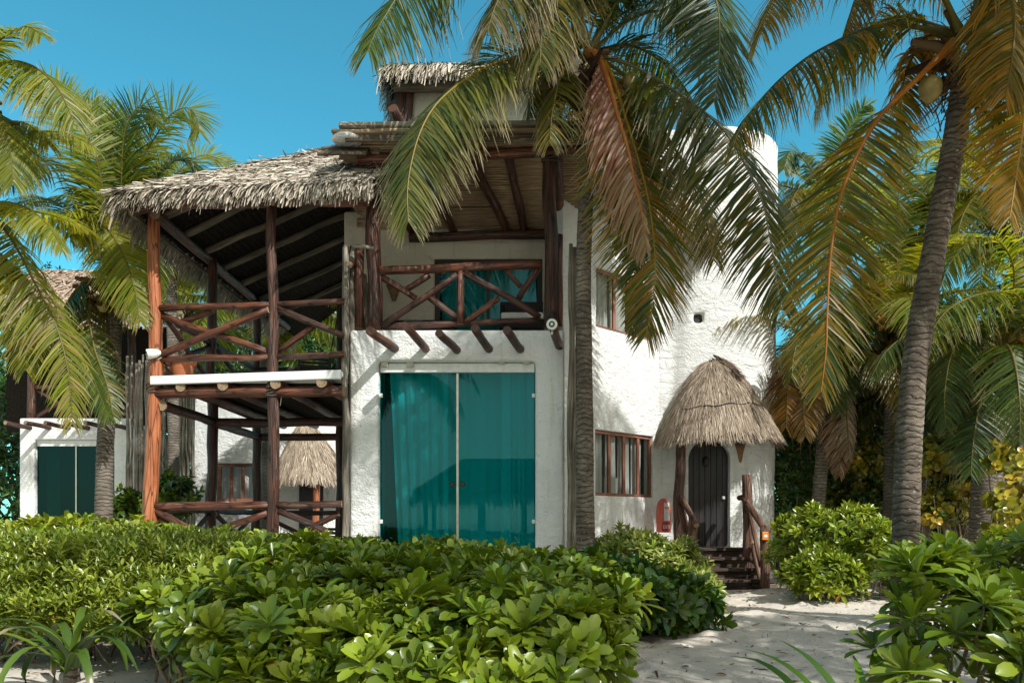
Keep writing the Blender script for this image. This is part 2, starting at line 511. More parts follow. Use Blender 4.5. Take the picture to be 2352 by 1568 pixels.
# ------------------------------------------------------------------ foliage / thatch mesh builder: numpy strips with a colour per vertex
class FM:
    def __init__(s):
        s.V, s.Q, s.C, s.n = [], [], [], 0

    def grid(s, pts, col):
        """pts (n, k, m, 3): n patches of k stations x m columns; col (n, k, 3) or (n, 3)"""
        n, k, m, _ = pts.shape
        idx = np.arange(n * k * m).reshape(n, k, m) + s.n
        q = np.stack([idx[:, :-1, :-1], idx[:, :-1, 1:], idx[:, 1:, 1:], idx[:, 1:, :-1]], -1).reshape(-1, 4)
        if col.ndim == 2: col = np.repeat(col[:, None, :], k, 1)
        c = np.repeat(col[:, :, None, :], m, 2)
        s.V.append(pts.reshape(-1, 3)); s.Q.append(q); s.C.append(c.reshape(-1, 3)); s.n += n * k * m

    def tube(s, pts, rad, col, n=6):
        pts = np.asarray([tuple(p) for p in pts], float); K = len(pts)
        t = np.gradient(pts, axis=0); t /= np.linalg.norm(t, axis=1)[:, None] + 1e-9
        ref = np.array([0, 0, 1.]) if abs(t[:, 2]).mean() < .9 else np.array([1., 0, 0])
        x = np.cross(t, ref); x /= np.linalg.norm(x, axis=1)[:, None] + 1e-9
        y = np.cross(t, x)
        a = np.linspace(0, 2 * np.pi, n + 1)
        rad = np.asarray(rad, float) if hasattr(rad, '__len__') else np.full(K, rad)
        ring = pts[:, None, :] + rad[:, None, None] * (np.cos(a)[None, :, None] * x[:, None, :] + np.sin(a)[None, :, None] * y[:, None, :])
        col = np.asarray(col, float)
        if col.ndim == 1: col = np.tile(col, (K, 1))
        s.grid(ring[None], col[None])

    def build(s, name, mat, parent=None, smooth=True):
        V = np.concatenate(s.V); Q = np.concatenate(s.Q); C = np.concatenate(s.C)
        if parent is not None: V = V - np.array(origin(parent))
        me = bpy.data.meshes.new(name)
        me.vertices.add(len(V)); me.vertices.foreach_set('co', V.astype(np.float32).ravel())
        me.loops.add(Q.size); me.loops.foreach_set('vertex_index', Q.astype(np.int32).ravel())
        me.polygons.add(len(Q)); me.polygons.foreach_set('loop_start', np.arange(0, Q.size, 4, dtype=np.int32))
        me.polygons.foreach_set('use_smooth', np.full(len(Q), smooth))
        me.update(calc_edges=True)
        at = me.attributes.new('Col', 'FLOAT_COLOR', 'POINT')
        at.data.foreach_set('color', np.concatenate([np.clip(C, 0, 1), np.ones((len(C), 1))], 1).astype(np.float32).ravel())
        return link(name, me, mat, parent)


def nrm(a):
    return a / (np.linalg.norm(a, axis=-1, keepdims=True) + 1e-9)


def pick(pal, n, jit=.25):
    pal = np.asarray(pal, float)
    a = pal[NR.integers(0, len(pal), n)]; b = pal[NR.integers(0, len(pal), n)]
    t = NR.random((n, 1))
    return (a * (1 - t) + b * t) * (1 + NR.uniform(-jit, jit, (n, 1)))


DOWN = np.array([0, 0, -1.0])


# ------------------------------------------------------------------ palms
def spline(ctrl, n):
    c = [np.array(p, float) for p in ctrl]
    c = [2 * c[0] - c[1]] + c + [2 * c[-1] - c[-2]]
    out = []
    for i in range(1, len(c) - 2):
        for k in range(12):
            t = k / 12
            out.append(.5 * ((2 * c[i]) + (-c[i - 1] + c[i + 1]) * t + (2 * c[i - 1] - 5 * c[i] + 4 * c[i + 1] - c[i + 2]) * t * t + (-c[i - 1] + 3 * c[i] - 3 * c[i + 1] + c[i + 2]) * t ** 3))
    out.append(c[-2])
    out = np.array(out)
    d = np.concatenate([[0], np.cumsum(np.linalg.norm(np.diff(out, axis=0), axis=1))])
    u = np.linspace(0, d[-1], n)
    return np.stack([np.interp(u, d, out[:, i]) for i in range(3)], 1), d[-1]


GREEN = [(.035, .07, .010), (.06, .105, .014), (.10, .14, .018)]
DGREEN = [(.022, .05, .014), (.04, .08, .018), (.06, .1, .02)]
YGREEN = [(.15, .205, .024), (.22, .25, .03), (.29, .28, .045)]
GOLD = [(.13, .12, .012), (.27, .165, .014), (.36, .19, .015)]
MIXG = [(.05, .085, .014), (.12, .13, .018), (.22, .16, .022)]
BROWN = [(.12, .040, .02), (.19, .075, .035), (.27, .15, .08)]
TAN = [(.30, .22, .14), (.42, .34, .24), (.22, .15, .09)]
DRY = np.array([.40, .32, .21])


def frond(parent, ctrl, Lmax=.75, pal=GREEN, n=68, droop=.6, face=(0., .5), facev=(0, -1, 0), name='frond', w=.034, t0=.16,
          dry=.35, rib=(.2, .17, .035), ribr=.03, a0=78, a1=24, mat=None, label=None, tatter=0.0, base=None, fold=.25, vf=1.0):
    """one pinnate palm leaf along the control points; leaflets fall with gravity; face = how far the blade turns towards facev from base to tip"""
    fm = FM()
    n, w, droop, Lmax = int(n * 1.75), w * .98, droop * .62, Lmax * 1.08
    S = 48
    C, L = spline(ctrl, S)
    T = nrm(np.gradient(C, axis=0))
    h = C[-1] - C[0]; h[2] = 0; h = h / (np.linalg.norm(h) + 1e-6)
    el = np.arctan2(T[:, 2], T @ h)
    Nn = -np.sin(el)[:, None] * h + np.cos(el)[:, None] * np.array([0, 0, 1.])
    k = np.linspace(face[0], face[1], S)[:, None]
    Nn = Nn * (1 - k) + np.array(facev, float) * k
    Nn = nrm(Nn - (Nn * T).sum(1, keepdims=True) * T)
    Sd = np.cross(T, Nn)
    # rachis
    rr = ribr * (1 - np.linspace(0, 1, S) ** .8 * .88)
    rr[:5] *= np.array([1.9, 1.6, 1.35, 1.2, 1.08])
    ribc = np.array(rib)[None] * np.ones((S, 1))
    fm.tube(C, rr, ribc, 6)
    for sg in (-1, 1):
        t = np.linspace(t0, .995, n) + NR.uniform(-.3, .3, n) / n
        t = np.clip(t, 0, 1)
        keep = NR.random(n) > tatter
        t = t[keep]; m = len(t)
        fi = t * (S - 1); i0 = np.clip(fi.astype(int), 0, S - 2); f = (fi - i0)[:, None]
        I = lambda A: A[i0] * (1 - f) + A[i0 + 1] * f
        p, tt, nn, ss = I(C), nrm(I(T)), nrm(I(Nn)), nrm(I(Sd)) * sg
        a = np.radians(a0 + (a1 + 14 - a0) * t ** 2.2 + NR.normal(0, 4, m))[:, None]
        e = np.radians(14 - 36 * np.clip((.35 - tt[:, 2]) / .8, 0, 1) * vf + NR.normal(0, 6, m))[:, None]
        D0 = nrm(tt * np.cos(a) + ss * np.sin(a) * np.cos(e) + nn * np.sin(a) * np.sin(e))
        q = np.clip((t - t0) / (1 - t0), 0, 1)
        Ln = Lmax * (.62 + .38 * np.sin(np.pi * q ** .75)) * (1 - .55 * q ** 3.5) * NR.uniform(.88, 1.08, m)
        g = (droop * NR.uniform(.65, 1.35, m))[:, None]
        st = np.array([0, .12, .32, .55, .78, 1.0])
        wd = np.array([.45, .85, 1.0, .8, .5, .08])
        K = len(st)
        pts = np.empty((m, K, 3))
        for j, s_ in enumerate(st):
            pts[:, j] = p + Ln[:, None] * (D0 * (s_ - .38 * g * s_ ** 2) + DOWN * (.62 * g * s_ ** 2) + NR.normal(0, .012, (m, 3)) * s_)
        dl = nrm(np.gradient(pts, axis=1))
        tw = NR.normal(0, .25, (m, 1, 1))
        nb = np.repeat(nn[:, None, :], K, 1)
        wv = nrm(np.cross(dl, nb)); up = np.cross(wv, dl)
        wv = nrm(wv * np.cos(tw) + up * np.sin(tw))
        W = (w * NR.uniform(.75, 1.15, m) * (1 - .35 * q))[:, None, None] * wd[None, :, None] * .5
        c = pick(pal, m)
        if base is not None:
            bf = np.clip(1.35 - q * 1.5, 0, 1)[:, None] * NR.uniform(.45, 1, (m, 1))
            c = c * (1 - bf) + np.array(base) * bf
        cc = np.repeat(c[:, None, :], K, 1)
        df = (NR.random(m) < dry * 1.6)[:, None] * NR.uniform(.3, 1, (m, 1))
        for j, wt in ((4, .4), (5, 1.0)):
            cc[:, j] = cc[:, j] * (1 - df * wt) + DRY * df * wt
        upv = nrm(np.cross(wv, dl))
        mid = pts - upv * W * fold
        fm.grid(np.stack([pts - wv * W, mid, pts + wv * W], 2), cc)
    o = fm.build(name, mat or M['gfrond' if any(c in GOLD or c in YGREEN for c in pal) else 'frond'], parent)
    if label: o['label'] = label
    return o


def arch(c, az, el0, length, bend, n=6, twist=0.0):
    """control points of a leaf leaving c at azimuth az (deg, 0 = +X, 90 = +Y), elevation el0, curving down by bend degrees"""
    p = Vector(c); pts = [p.copy()]
    for k in range(n):
        e = math.radians(el0 - bend * ((k + .5) / n) ** 1.35)
        a = math.radians(az + twist * k / n)
        p = p + Vector((math.cos(a) * math.cos(e), math.sin(a) * math.cos(e), math.sin(e))) * length / n
        pts.append(p.copy())
    return pts


def trunk(parent, pts, r0, r1, mat, name='trunk', rings=.085, flare=1.5, n=18):
    C, L = spline(pts, max(12, int(spline(pts, 8)[1] / (rings / 3))))
    K = len(C)
    rad = []
    o = RND.random() * 60
    for k in range(K):
        t = k / (K - 1); z = t * L
        ph = (z / rings) % 1.0
        r = r0 + (r1 - r0) * t
        r *= 1 + (flare - 1) * math.exp(-z / .35)
        r *= 1 + .045 * (1 - ph) ** 2 - .02 + .06 * noise.noise(Vector((o, z * 1.3, 0)))
        rad.append(r)
    return MB().tube([Vector(p) for p in C], rad, n, True, 0, lambda k, i: 1 + .035 * noise.noise(Vector((i * .9, k * .12, o)))).build(name, mat, parent)


def crown_heart(parent, c, r, n=14, col=((.10, .06, .03), (.16, .10, .05), (.05, .03, .02)), down=.7):
    """fibrous leaf bases and old stalk stubs round the growing point"""
    fm = FM()
    for i in range(n):
        az = 2.4 * i
        d = Vector((math.cos(az), math.sin(az), RND.uniform(.1, 1.0))).normalized()
        p0 = Vector(c) + Vector((0, 0, -down * RND.random())) + Vector((d.x, d.y, 0)) * r * .6
        ln = RND.uniform(.35, .7)
        pts = [p0, p0 + d * ln * .5, p0 + d * ln + Vector((0, 0, -.08))]
        fm.tube(pts, [r * .42, r * .28, r * .16], pick(col, 1)[0], 6)
    m = 260
    base = np.array(c)[None] + NR.normal(0, r * .8, (m, 3)) * np.array([1, 1, 1.6]) + np.array([0, 0, -down * .45])
    dr = nrm(NR.normal(0, 1, (m, 3)) + np.array([0, 0, -.9]))
    ln = NR.uniform(.15, .5, m)[:, None]
    w = nrm(np.cross(dr, NR.normal(0, 1, (m, 3)))) * .007
    st = np.array([0, .5, 1.0])
    pts = np.stack([base + dr * ln * s_ + DOWN * .12 * s_ * s_ for s_ in st], 1)
    fm.grid(np.stack([pts - w[:, None], pts + w[:, None]], 2), pick(col, m))
    fm.build('leaf_bases', M['twig'], parent)


def coconut(parent, c, r, mat, name='coconut'):
    mb = MB()
    prof = [(.03, -1.25), (.45, -1.1), (.85, -.6), (1.0, 0), (.9, .55), (.55, .95), (.12, 1.12)]
    lathe(mb, c, [(a * r, b * r) for a, b in prof], 14)
    return mb.build(name, mat, parent)


# ------------------------------------------------------------------ shrubs
def leaves3(fm, base, D, N, L, W, bend, col, fold=.18, shape='obovate', tipcol=None):
    st = {'obovate': ([0, .22, .45, .68, .88, 1.0], [.14, .34, .70, 1.0, .82, .18]),
          'lance': ([0, .2, .45, .7, .9, 1.0], [.12, .75, 1.0, .8, .4, .04]),
          'round': ([0, .12, .4, .68, .9, 1.0], [.2, .75, 1.0, .95, .6, .15])}[shape]
    s_, w_ = np.array(st[0]), np.array(st[1])
    n, K = len(base), len(s_)
    b = bend[:, None]
    pts = np.stack([base + L[:, None] * (D * (q - .22 * np.abs(b) * q * q) - N * (.5 * b * q * q)) for q in s_], 1)
    Sd = nrm(np.cross(D, N))[:, None, :]
    dl = nrm(np.gradient(pts, axis=1))
    up = nrm(np.cross(np.repeat(Sd, K, 1), dl))
    hw = (W[:, None] * w_[None] * .5)[:, :, None]
    lift = hw * fold * 2
    g = np.stack([pts - Sd * hw + up * lift, pts, pts + Sd * hw + up * lift], 2)
    fm.grid(g, col)


def rosettes(fm, pos, axis, leaf, width, pal, nleaf, shape='obovate', along=0.0, spread=(18, 100), jit=.25):
    n = len(pos)
    A = nrm(axis)
    ref = np.where(np.abs(A[:, 2:3]) > .9, np.array([[1., 0, 0]]), np.array([[0, 0, 1.]]))
    U = nrm(np.cross(A, ref)); V = np.cross(A, U)
    size = NR.uniform(.75, 1.2, n)
    colr = pick(pal, n, jit)
    ph0 = NR.uniform(0, 6.28, n)
    for i in range(nleaf):
        f = (i + .5) / nleaf
        ph = (ph0 + i * 2.3999 + NR.normal(0, .15, n))[:, None]
        th = np.radians(spread[0] + (spread[1] - spread[0]) * f + NR.normal(0, 9, n))[:, None]
        R = np.cos(ph) * U + np.sin(ph) * V
        D = nrm(A * np.cos(th) + R * np.sin(th))
        N = A * np.sin(th) - R * np.cos(th)
        L = leaf * size * (.62 + .38 * min(1, f * 2.2)) * NR.uniform(.85, 1.12, n)
        W = width * size * (.7 + .3 * min(1, f * 2)) * NR.uniform(.85, 1.1, n)
        b = pos - A * (along * f) + R * .006
        c = colr * NR.uniform(.82, 1.18, (n, 1)) * (1.12 - .22 * f)
        old = (NR.random(n) < .018 * (f > .7))[:, None]
        c = np.where(old, np.array([[.42, .22, .03]]), c)
        leaves3(fm, b, D, N, L, W, NR.uniform(-.1, .45, n) + .35 * f, c, shape=shape)


def shrub(name, label, cat, blobs, n, leaf, width, pal, nleaf=14, shape='obovate', along=.02, spread=(18, 100), up=.75, base=None, stems=26,
          stemcol=((.22, .16, .10), (.33, .26, .18), (.15, .10, .06)), group=None, flowers=0, shell=(.62, 1.04), front=0.0, stemr=.014, zmin=.05, parts=('foliage', 'branches')):
    bl = np.array(blobs, float)
    cen = bl[:, :3].mean(0)
    if base is None: base = (cen[0], cen[1], 0)
    root = thing(name, label, cat, base, group)
    area = (bl[:, 3] * bl[:, 4] + bl[:, 3] * bl[:, 5] + bl[:, 4] * bl[:, 5])
    pos, ax = [], []
    while len(pos) < n:
        k = NR.choice(len(bl), p=area / area.sum())
        d = NR.normal(0, 1, 3); d /= np.linalg.norm(d)
        if d[2] < -.45: continue
        if front and d[1] > front: continue
        r = NR.uniform(*shell) if NR.random() < .5 else NR.uniform(.9, 1.04)
        lump = 1 + .24 * noise.noise(Vector(d * 2.3) + Vector((k * 7.7, 0, 0)))
        p = bl[k, :3] + d * bl[k, 3:] * r * lump
        if p[2] < zmin: continue
        if any(j != k and (((p - bl[j, :3]) / bl[j, 3:]) ** 2).sum() < .42 for j in range(len(bl))): continue
        pos.append(p)
        o = d / bl[k, 3:]; o /= np.linalg.norm(o)
        ax.append(o * (1 - up * .6) + np.array([0, 0, up]) + NR.normal(0, .26, 3))
    pos, ax = np.array(pos), np.array(ax)
    fm = FM()
    rosettes(fm, pos, ax, leaf, width, pal, nleaf, shape, along, spread)
    fm.build(parts[0], M['leaf'], root)
    tw = FM()
    idx = NR.choice(n, min(stems, n), replace=False)
    for i in idx:
        tip = pos[i] - nrm(ax[i]) * .02
        k = int(np.argmin((((bl[:, :3] - tip) / bl[:, 3:]) ** 2).sum(1)))
        b0 = np.array([bl[k, 0] + NR.normal(0, bl[k, 3] * .3), bl[k, 1] + NR.normal(0, bl[k, 4] * .3), 0.0])
        m = b0 * .45 + tip * .55 + NR.normal(0, .07, 3); m[2] = tip[2] * .45
        m2 = b0 * .2 + tip * .8 + NR.normal(0, .04, 3); m2[2] = tip[2] * .72
        C, _ = spline([b0, m, m2, tip], 12)
        C[1:-1] += NR.normal(0, .008, (10, 3))
        r = NR.uniform(.7, 1.5) * stemr
        tw.tube(C, np.linspace(r, r * .35, 12), pick(stemcol, 1)[0], 6)
    tw.build(parts[1], M['twig'], root)
    if flowers:
        ff = FM()
        idx = NR.choice(n, min(flowers, n), replace=False)
        for i in idx:
            c = pos[i] + nrm(ax[i]) * .02 + NR.normal(0, .03, 3)
            m = 12
            D = nrm(NR.normal(0, 1, (m, 3)) + nrm(ax[i])); N = nrm(NR.normal(0, 1, (m, 3)))
            leaves3(ff, np.repeat(c[None], m, 0) + NR.normal(0, .012, (m, 3)), D, nrm(N - (N * D).sum(1, keepdims=True) * D), np.full(m, .016), np.full(m, .006), np.full(m, .3), np.tile([[.75, .74, .7]], (m, 1)), shape='lance')
        ff.build('flowers', M['twig'], root)
    return root


def strap_plant(name, label, c, n, length, width, pal, el=(35, 80), az=(0, 360), bend=95, cat='plant', group=None):
    root = thing(name, label, cat, c, group)
    fm = FM()
    for i in range(n):
        a = RND.uniform(*az); e = RND.uniform(*el); L = length * RND.uniform(.65, 1.1)
        C, _ = spline(arch(Vector(c) + Vector((RND.gauss(0, .04), RND.gauss(0, .04), 0)), a, e, L, bend * RND.uniform(.6, 1.25), 5), 12)
        T = nrm(np.gradient(C, axis=0))
        sd = nrm(np.cross(T, np.array([0, 0, 1.]))); upn = np.cross(sd, T)
        t = np.linspace(0, 1, 12)
        W = (width * RND.uniform(.8, 1.15) * np.clip(.55 + 1.4 * t, 0, 1) * np.clip((1.02 - t) * 3, 0, 1) ** .7)[:, None] * .5
        col = pick(pal, 1)[0][None] * np.ones((12, 1))
        if RND.random() < .3: col[-3:] = DRY * .7
        fm.grid(np.stack([C - sd * W + upn * W * .35, C, C + sd * W + upn * W * .35], 1)[None], col[None])
    fm.build('leaves', M['leaf'], root)
    mb = MB().tube([Vector(c) - Vector((0, 0, .06)), Vector(c) + Vector((0, 0, .14))], [.06, .035], 10)
    mb.build('leaf_base', M['bark'], root)
    return root


# ------------------------------------------------------------------ thatch
THATCH = [(.35, .30, .235), (.45, .395, .315), (.23, .19, .145), (.53, .475, .39)]
STRAW = [(.28, .215, .155), (.40, .325, .245), (.17, .12, .085), (.50, .42, .33)]


def thatch_strips(fm, base, dn, nr, L, W, pal, lift=.12, hang=.0, wild=.22, k=4):
    """strips lying down the slope (dn) over a surface with normal nr"""
    n = len(base)
    nz = NR.normal(0, wild, (n, 3))
    D = nrm(dn + nz - (nz * nr).sum(1, keepdims=True) * nr * .85)
    st = np.linspace(0, 1, k)
    ln = L * NR.uniform(.6, 1.25, n)
    hg = hang * NR.uniform(.5, 1.4, n)
    lf = lift * NR.normal(.5, .6, n)
    pts = np.stack([base + ln[:, None] * (D * (s_ - .3 * hg[:, None] * s_ * s_) + DOWN * (hg[:, None] * .7 * s_ * s_) + nr * (lf[:, None] * s_)) for s_ in st], 1)
    pts = pts + NR.normal(0, .008, pts.shape) * L
    wv = nrm(np.cross(D, nr) + NR.normal(0, .35, (n, 3)))[:, None, :]
    hw = (W * NR.uniform(.6, 1.3, n))[:, None, None] * np.array([.8, 1, .9, .45] if k == 4 else np.linspace(1, .5, k))[None, :, None] * .5
    fm.grid(np.stack([pts - wv * hw, pts + wv * hw], 2), pick(pal, n, .2))


def thatch_patch(fm, e0, e1, t1, t0, n, L=.3, W=.022, pal=THATCH, fringe=0, lift=.05, fl=.34, wild=.42, drop=.9):
    """slope with eave e0-e1 and top edge t0-t1"""
    e0, e1, t1, t0 = (np.array(x, float) for x in (e0, e1, t1, t0))
    nr = nrm(np.cross(e1 - e0, t0 - e0))
    if nr[2] < 0: nr = -nr
    u, v = NR.random(n)[:, None], NR.random(n)[:, None]
    E, Tt = e0 * (1 - u) + e1 * u, t0 * (1 - u) + t1 * u
    b = E * (1 - v) + Tt * v
    dn = nrm(E - Tt)
    thatch_strips(fm, b + nr * NR.uniform(0, .05, (n, 1)), dn, np.repeat(nr[None], n, 0), L, W, pal, lift, 0, wild)
    if fringe:
        u = NR.random(fringe)[:, None]
        E, Tt = e0 * (1 - u) + e1 * u, t0 * (1 - u) + t1 * u
        dn = nrm(E - Tt)
        clump = np.array([noise.noise(Vector((float(x) * 23, float(e0[0]), 0))) for x in u[:, 0]])
        thatch_strips(fm, E + nr * NR.uniform(-.10, .05, (fringe, 1)) - dn * NR.uniform(0, .12, (fringe, 1)), dn, np.repeat(nr[None], fringe, 0), fl, W, pal, .02, drop, .14)
    return nr

# ================================================================== camera, light, sky, ground
cam = bpy.data.cameras.new('camera')
co = bpy.data.objects.new('camera', cam)
COL.objects.link(co)
co.location = (0, 0, CH)
co.rotation_euler = (math.radians(90), 0, 0)
cam.sensor_width = 36
cam.lens = 36 * F / 2352
cam.shift_y = (HY - 784) / 2352
cam.clip_end = 6000
cam.clip_start = .05
SC.camera = co
SC.view_settings.view_transform = 'Standard'
SC.view_settings.look = 'None'
SC.view_settings.exposure = 0.45
SC.view_settings.gamma = 1.0
SC.cycles.max_bounces = 9
SC.cycles.diffuse_bounces = 4
SC.cycles.transparent_max_bounces = 16

SUN = Vector((-.86, 1.0, -1.22)).normalized()          # the way the light travels
sl = bpy.data.lights.new('sun', 'SUN')
sl.energy = 4.35
sl.angle = math.radians(.53)
sl.color = (1.0, .985, .95)
so = bpy.data.objects.new('sun', sl)
COL.objects.link(so)
so.rotation_euler = SUN.to_track_quat('-Z', 'Y').to_euler()
so.location = (8, -9, 16)
w = bpy.data.worlds.new('World')
SC.world = w
w.use_nodes = True
wn = w.node_tree
bg = wn.nodes['Background']
sky = wn.nodes.new('ShaderNodeTexSky')
sky.sky_type = 'NISHITA'
sky.sun_disc = False
sky.sun_elevation = math.asin(-SUN.z)
sky.sun_rotation = math.atan2(-SUN.x, -SUN.y)
sky.air_density = 1.0
sky.dust_density = .6
sky.ozone_density = 1.2
tint = wn.nodes.new('ShaderNodeMix')
tint.data_type = 'RGBA'; tint.blend_type = 'MULTIPLY'
tint.inputs[0].default_value = 1
tint.inputs[7].default_value = (.30, 1.0, .92, 1)     # the teal cast of the whole sky
wn.links.new(sky.outputs[0], tint.inputs[6])
# warm-white glow added to the unseen sunward sky, neutralises the shaded walls
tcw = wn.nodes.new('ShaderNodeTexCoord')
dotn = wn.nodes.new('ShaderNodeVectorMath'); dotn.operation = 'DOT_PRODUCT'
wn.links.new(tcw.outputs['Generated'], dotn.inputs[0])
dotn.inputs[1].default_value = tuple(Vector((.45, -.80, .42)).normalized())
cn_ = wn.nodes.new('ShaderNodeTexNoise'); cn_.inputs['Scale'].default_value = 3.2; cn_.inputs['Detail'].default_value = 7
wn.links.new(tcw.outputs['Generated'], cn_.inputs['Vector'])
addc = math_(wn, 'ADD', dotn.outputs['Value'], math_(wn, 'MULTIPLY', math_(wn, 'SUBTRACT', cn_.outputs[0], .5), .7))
fill_glow = ramp(wn, addc, [(.12, (0, 0, 0)), (.75, (1, 1, 1))])
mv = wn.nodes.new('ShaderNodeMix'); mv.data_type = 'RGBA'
wn.links.new(math_(wn, 'MULTIPLY', fill_glow, .8), mv.inputs[0])
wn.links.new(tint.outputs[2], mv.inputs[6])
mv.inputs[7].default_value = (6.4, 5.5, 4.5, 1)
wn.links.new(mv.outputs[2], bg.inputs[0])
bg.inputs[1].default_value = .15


def ground_z(x, y):
    z = .10 * noise.noise(Vector((x * .25, y * .25, 3))) + .035 * noise.noise(Vector((x * 1.1, y * 1.1, 7))) + .012 * noise.noise(Vector((x * 3.4, y * 3.4, 9)))
    z *= 1 if -8 < y < 26 else .4
    if y < -12: z -= min(1.0, (-12 - y) / 12) * .9
    z += .16 * math.exp(-((x - 4.4) ** 2 / 2.2 + (y - 12.2) ** 2 / 3.0))
    return z


FEET = [(RND.uniform(-.4, 4.2), RND.uniform(3.2, 12.5), RND.uniform(.08, .17), RND.uniform(.012, .034)) for _ in range(330)]
_gz = ground_z


def ground_z(x, y):
    z = _gz(x, y)
    if -1 < x < 5 and 3 < y < 13:
        for fx, fy, r, d in FEET:
            q = ((x - fx) ** 2 + (y - fy) ** 2) / (r * r)
            if q < 6: z += d * (.55 * math.exp(-(math.sqrt(q) - 1.5) ** 2 * 4) - math.exp(-q * 1.4))
    return z


def axis(near0, near1, step, far):
    a = list(np.arange(near0, near1 + 1e-6, step))
    s, v = step, near1
    while v < far: s *= 1.35; v += s; a.append(v)
    s, v, b = step, near0, []
    while v > -far: s *= 1.35; v -= s; b.append(v)
    return b[::-1] + a


gx, gy = axis(-6, 6, .06, 3000), axis(2.5, 15, .06, 3000)
gm = MB()
gm.v = [Vector((x, y, ground_z(x, y))) for y in gy for x in gx]
nxg = len(gx)
for j in range(len(gy) - 1):
    for i in range(nxg - 1):
        gm.face((j * nxg + i, j * nxg + i + 1, (j + 1) * nxg + i + 1, (j + 1) * nxg + i), None, 0, True)
tag(gm.build('ground', M['sand']), kind='structure')

sm_, sn, sb = nt('sea_water')
sb.inputs['Base Color'].default_value = (.012, .10, .12, 1)
sb.inputs['Roughness'].default_value = .12
g_ = node(sn, 'ShaderNodeNewGeometry'); w_ = node(sn, 'ShaderNodeTexNoise', Scale=.7, Detail=5.0)
sn.links.new(g_.outputs['Position'], w_.inputs['Vector']); bump(sn, sb, w_.outputs[0], .5, .4)
sea = MB()
sea.v = [Vector(p) for p in ((-2900, -2900, -.55), (2900, -2900, -.55), (2900, -20, -.55), (-2900, -20, -.55))]
sea.face((0, 1, 2, 3))
tag(sea.build('sea', sm_), kind='structure')

# ================================================================== the villa
V = thing('villa', 'white stucco beach villa with thatched roofs, log balconies and teal glass doors', 'house', (0, 12.2, 0))
Y0 = 12.2
X0, X1, ZT = -2.488, .807, 4.155

# --- front block
GX0, GX1, GZ0, GZ1 = -2.054, .362, .42, 3.68
fb = wall('front_wall', lambda u, z, d: (u, Y0 + d, z), (X0, X1), (-.1, ZT), [(GX0, GX1, GZ0, GZ1)], .3, M['white'], V, bevel=.05)
for xs_ in (X0, X1 - .22): MB().box((xs_, Y0 + .3, -.1), (xs_ + .22, 14.2, ZT - .03)).build('side_wall', M['white'], V, .03)
MB().box((X0 + .22, Y0 + .3, 3.9), (X1 - .22, 14.2, 4.08)).build('balcony_floor', M['slab'], V)
mb = MB()
mb.box((X0 + .22, Y0 + .3, .25), (X1 - .22, 17.0, .40)); mb.box((X0 + .22, 16.8, .4), (X1 - .22, 17.0, 3.9))
mb.box((X0 + .22, 14.2, .4), (X0 + .3, 16.8, 3.9)); mb.box((X1 - .3, 14.2, .4), (X1 - .22, 16.8, 3.9)); mb.box((X0 + .22, 14.2, 3.8), (X1 - .22, 16.8, 3.9))
mb.build('bedroom', M['room'], V)

# glass doors of the front block
zg = 3.515
MB().box((GX0 + .012, Y0 + .13, zg + .012), (GX1 - .012, Y0 + .19, GZ1 - .012)).build('transom_board', M['board'], V, .008)
for px, py in ((884, 835), (942, 836), (1152, 829), (1209, 829)):
    c = P(px, py, Y0 + .11)
    MB().box((c.x - .055, Y0 + .075, c.z - .05), (c.x + .055, Y0 + .128, c.z + .045)).build('fitting', M['patch'], V, .008)
for nm, xa, xb in (('left', GX0 + .03, -.853), ('right', -.835, GX1 - .012)):
    d = MB().box((xa, Y0 + .150, GZ0 + .01), (xb, Y0 + .158, zg)).build('glass_door', M['glass'], V)
    xk = xb - .07 if nm == 'left' else xa + .07
    k = MB()
    kp = [Vector((xk, Y0 + .148, 1.795)), Vector((xk, Y0 + .12, 1.795)), Vector((xk, Y0 + .095, 1.795)), Vector((xk, Y0 + .08, 1.795))]
    k.tube(kp, [.018, .02, .042, .03], 14).build('knob', M['knob'], d)
    for zz in (3.17, 1.22):
        xx = xa - .028 if nm == 'left' else xb - .04
        MB().box((xx, Y0 + .135, zz - .03), (xx + .05, Y0 + .149, zz + .03)).build('hinge', M['board'], d, .004)
MB().box((-.862, Y0 + .128, GZ0 + .01), (-.826, Y0 + .147, zg)).build('door_strip', M['metal'], V, .004)


def curtain(parent, xa, xb, y, z0, z1, mat, waves, amp, flare=0.0, name='curtain', fx=None):
    mb = MB(); nU, nZ = int(waves * 14), 12
    o = RND.random() * 9
    for j in range(nZ + 1):
        v = j / nZ
        for i in range(nU + 1):
            u = i / nU
            ph = waves * 2 * math.pi * (u + .05 * noise.noise(Vector((u * 5, o, 0))))
            a = amp * (.6 + .4 * (1 - v)) * (.65 + .6 * noise.noise(Vector((u * 6, o + 3, v * .6))))
            x = xa + (xb - xa) * u + flare * (1 - v) * (1 - u) + .012 * noise.noise(Vector((u * 9, v * 2, o)))
            p = Vector((x, y + a * math.sin(ph) + .4 * a * math.sin(2.3 * ph + o), z0 + (z1 - z0) * v))
            mb.v.append(fx(p) if fx else p)
    for j in range(nZ):
        for i in range(nU):
            k = j * (nU + 1) + i
            mb.face((k, k + 1, k + nU + 2, k + nU + 1), None, 0, True)
    return mb.build(name, mat, parent)


curtain(V, -1.93, -1.0, Y0 + .34, .42, 3.62, M['curtain'], 5, .10, flare=.16)
curtain(V, -1.08, .0, Y0 + .56, .42, 3.62, M['curtain'], 3, .04)
curtain(V, -.18, .36, Y0 + .36, .42, 3.62, M['curtain'], 3, .10)

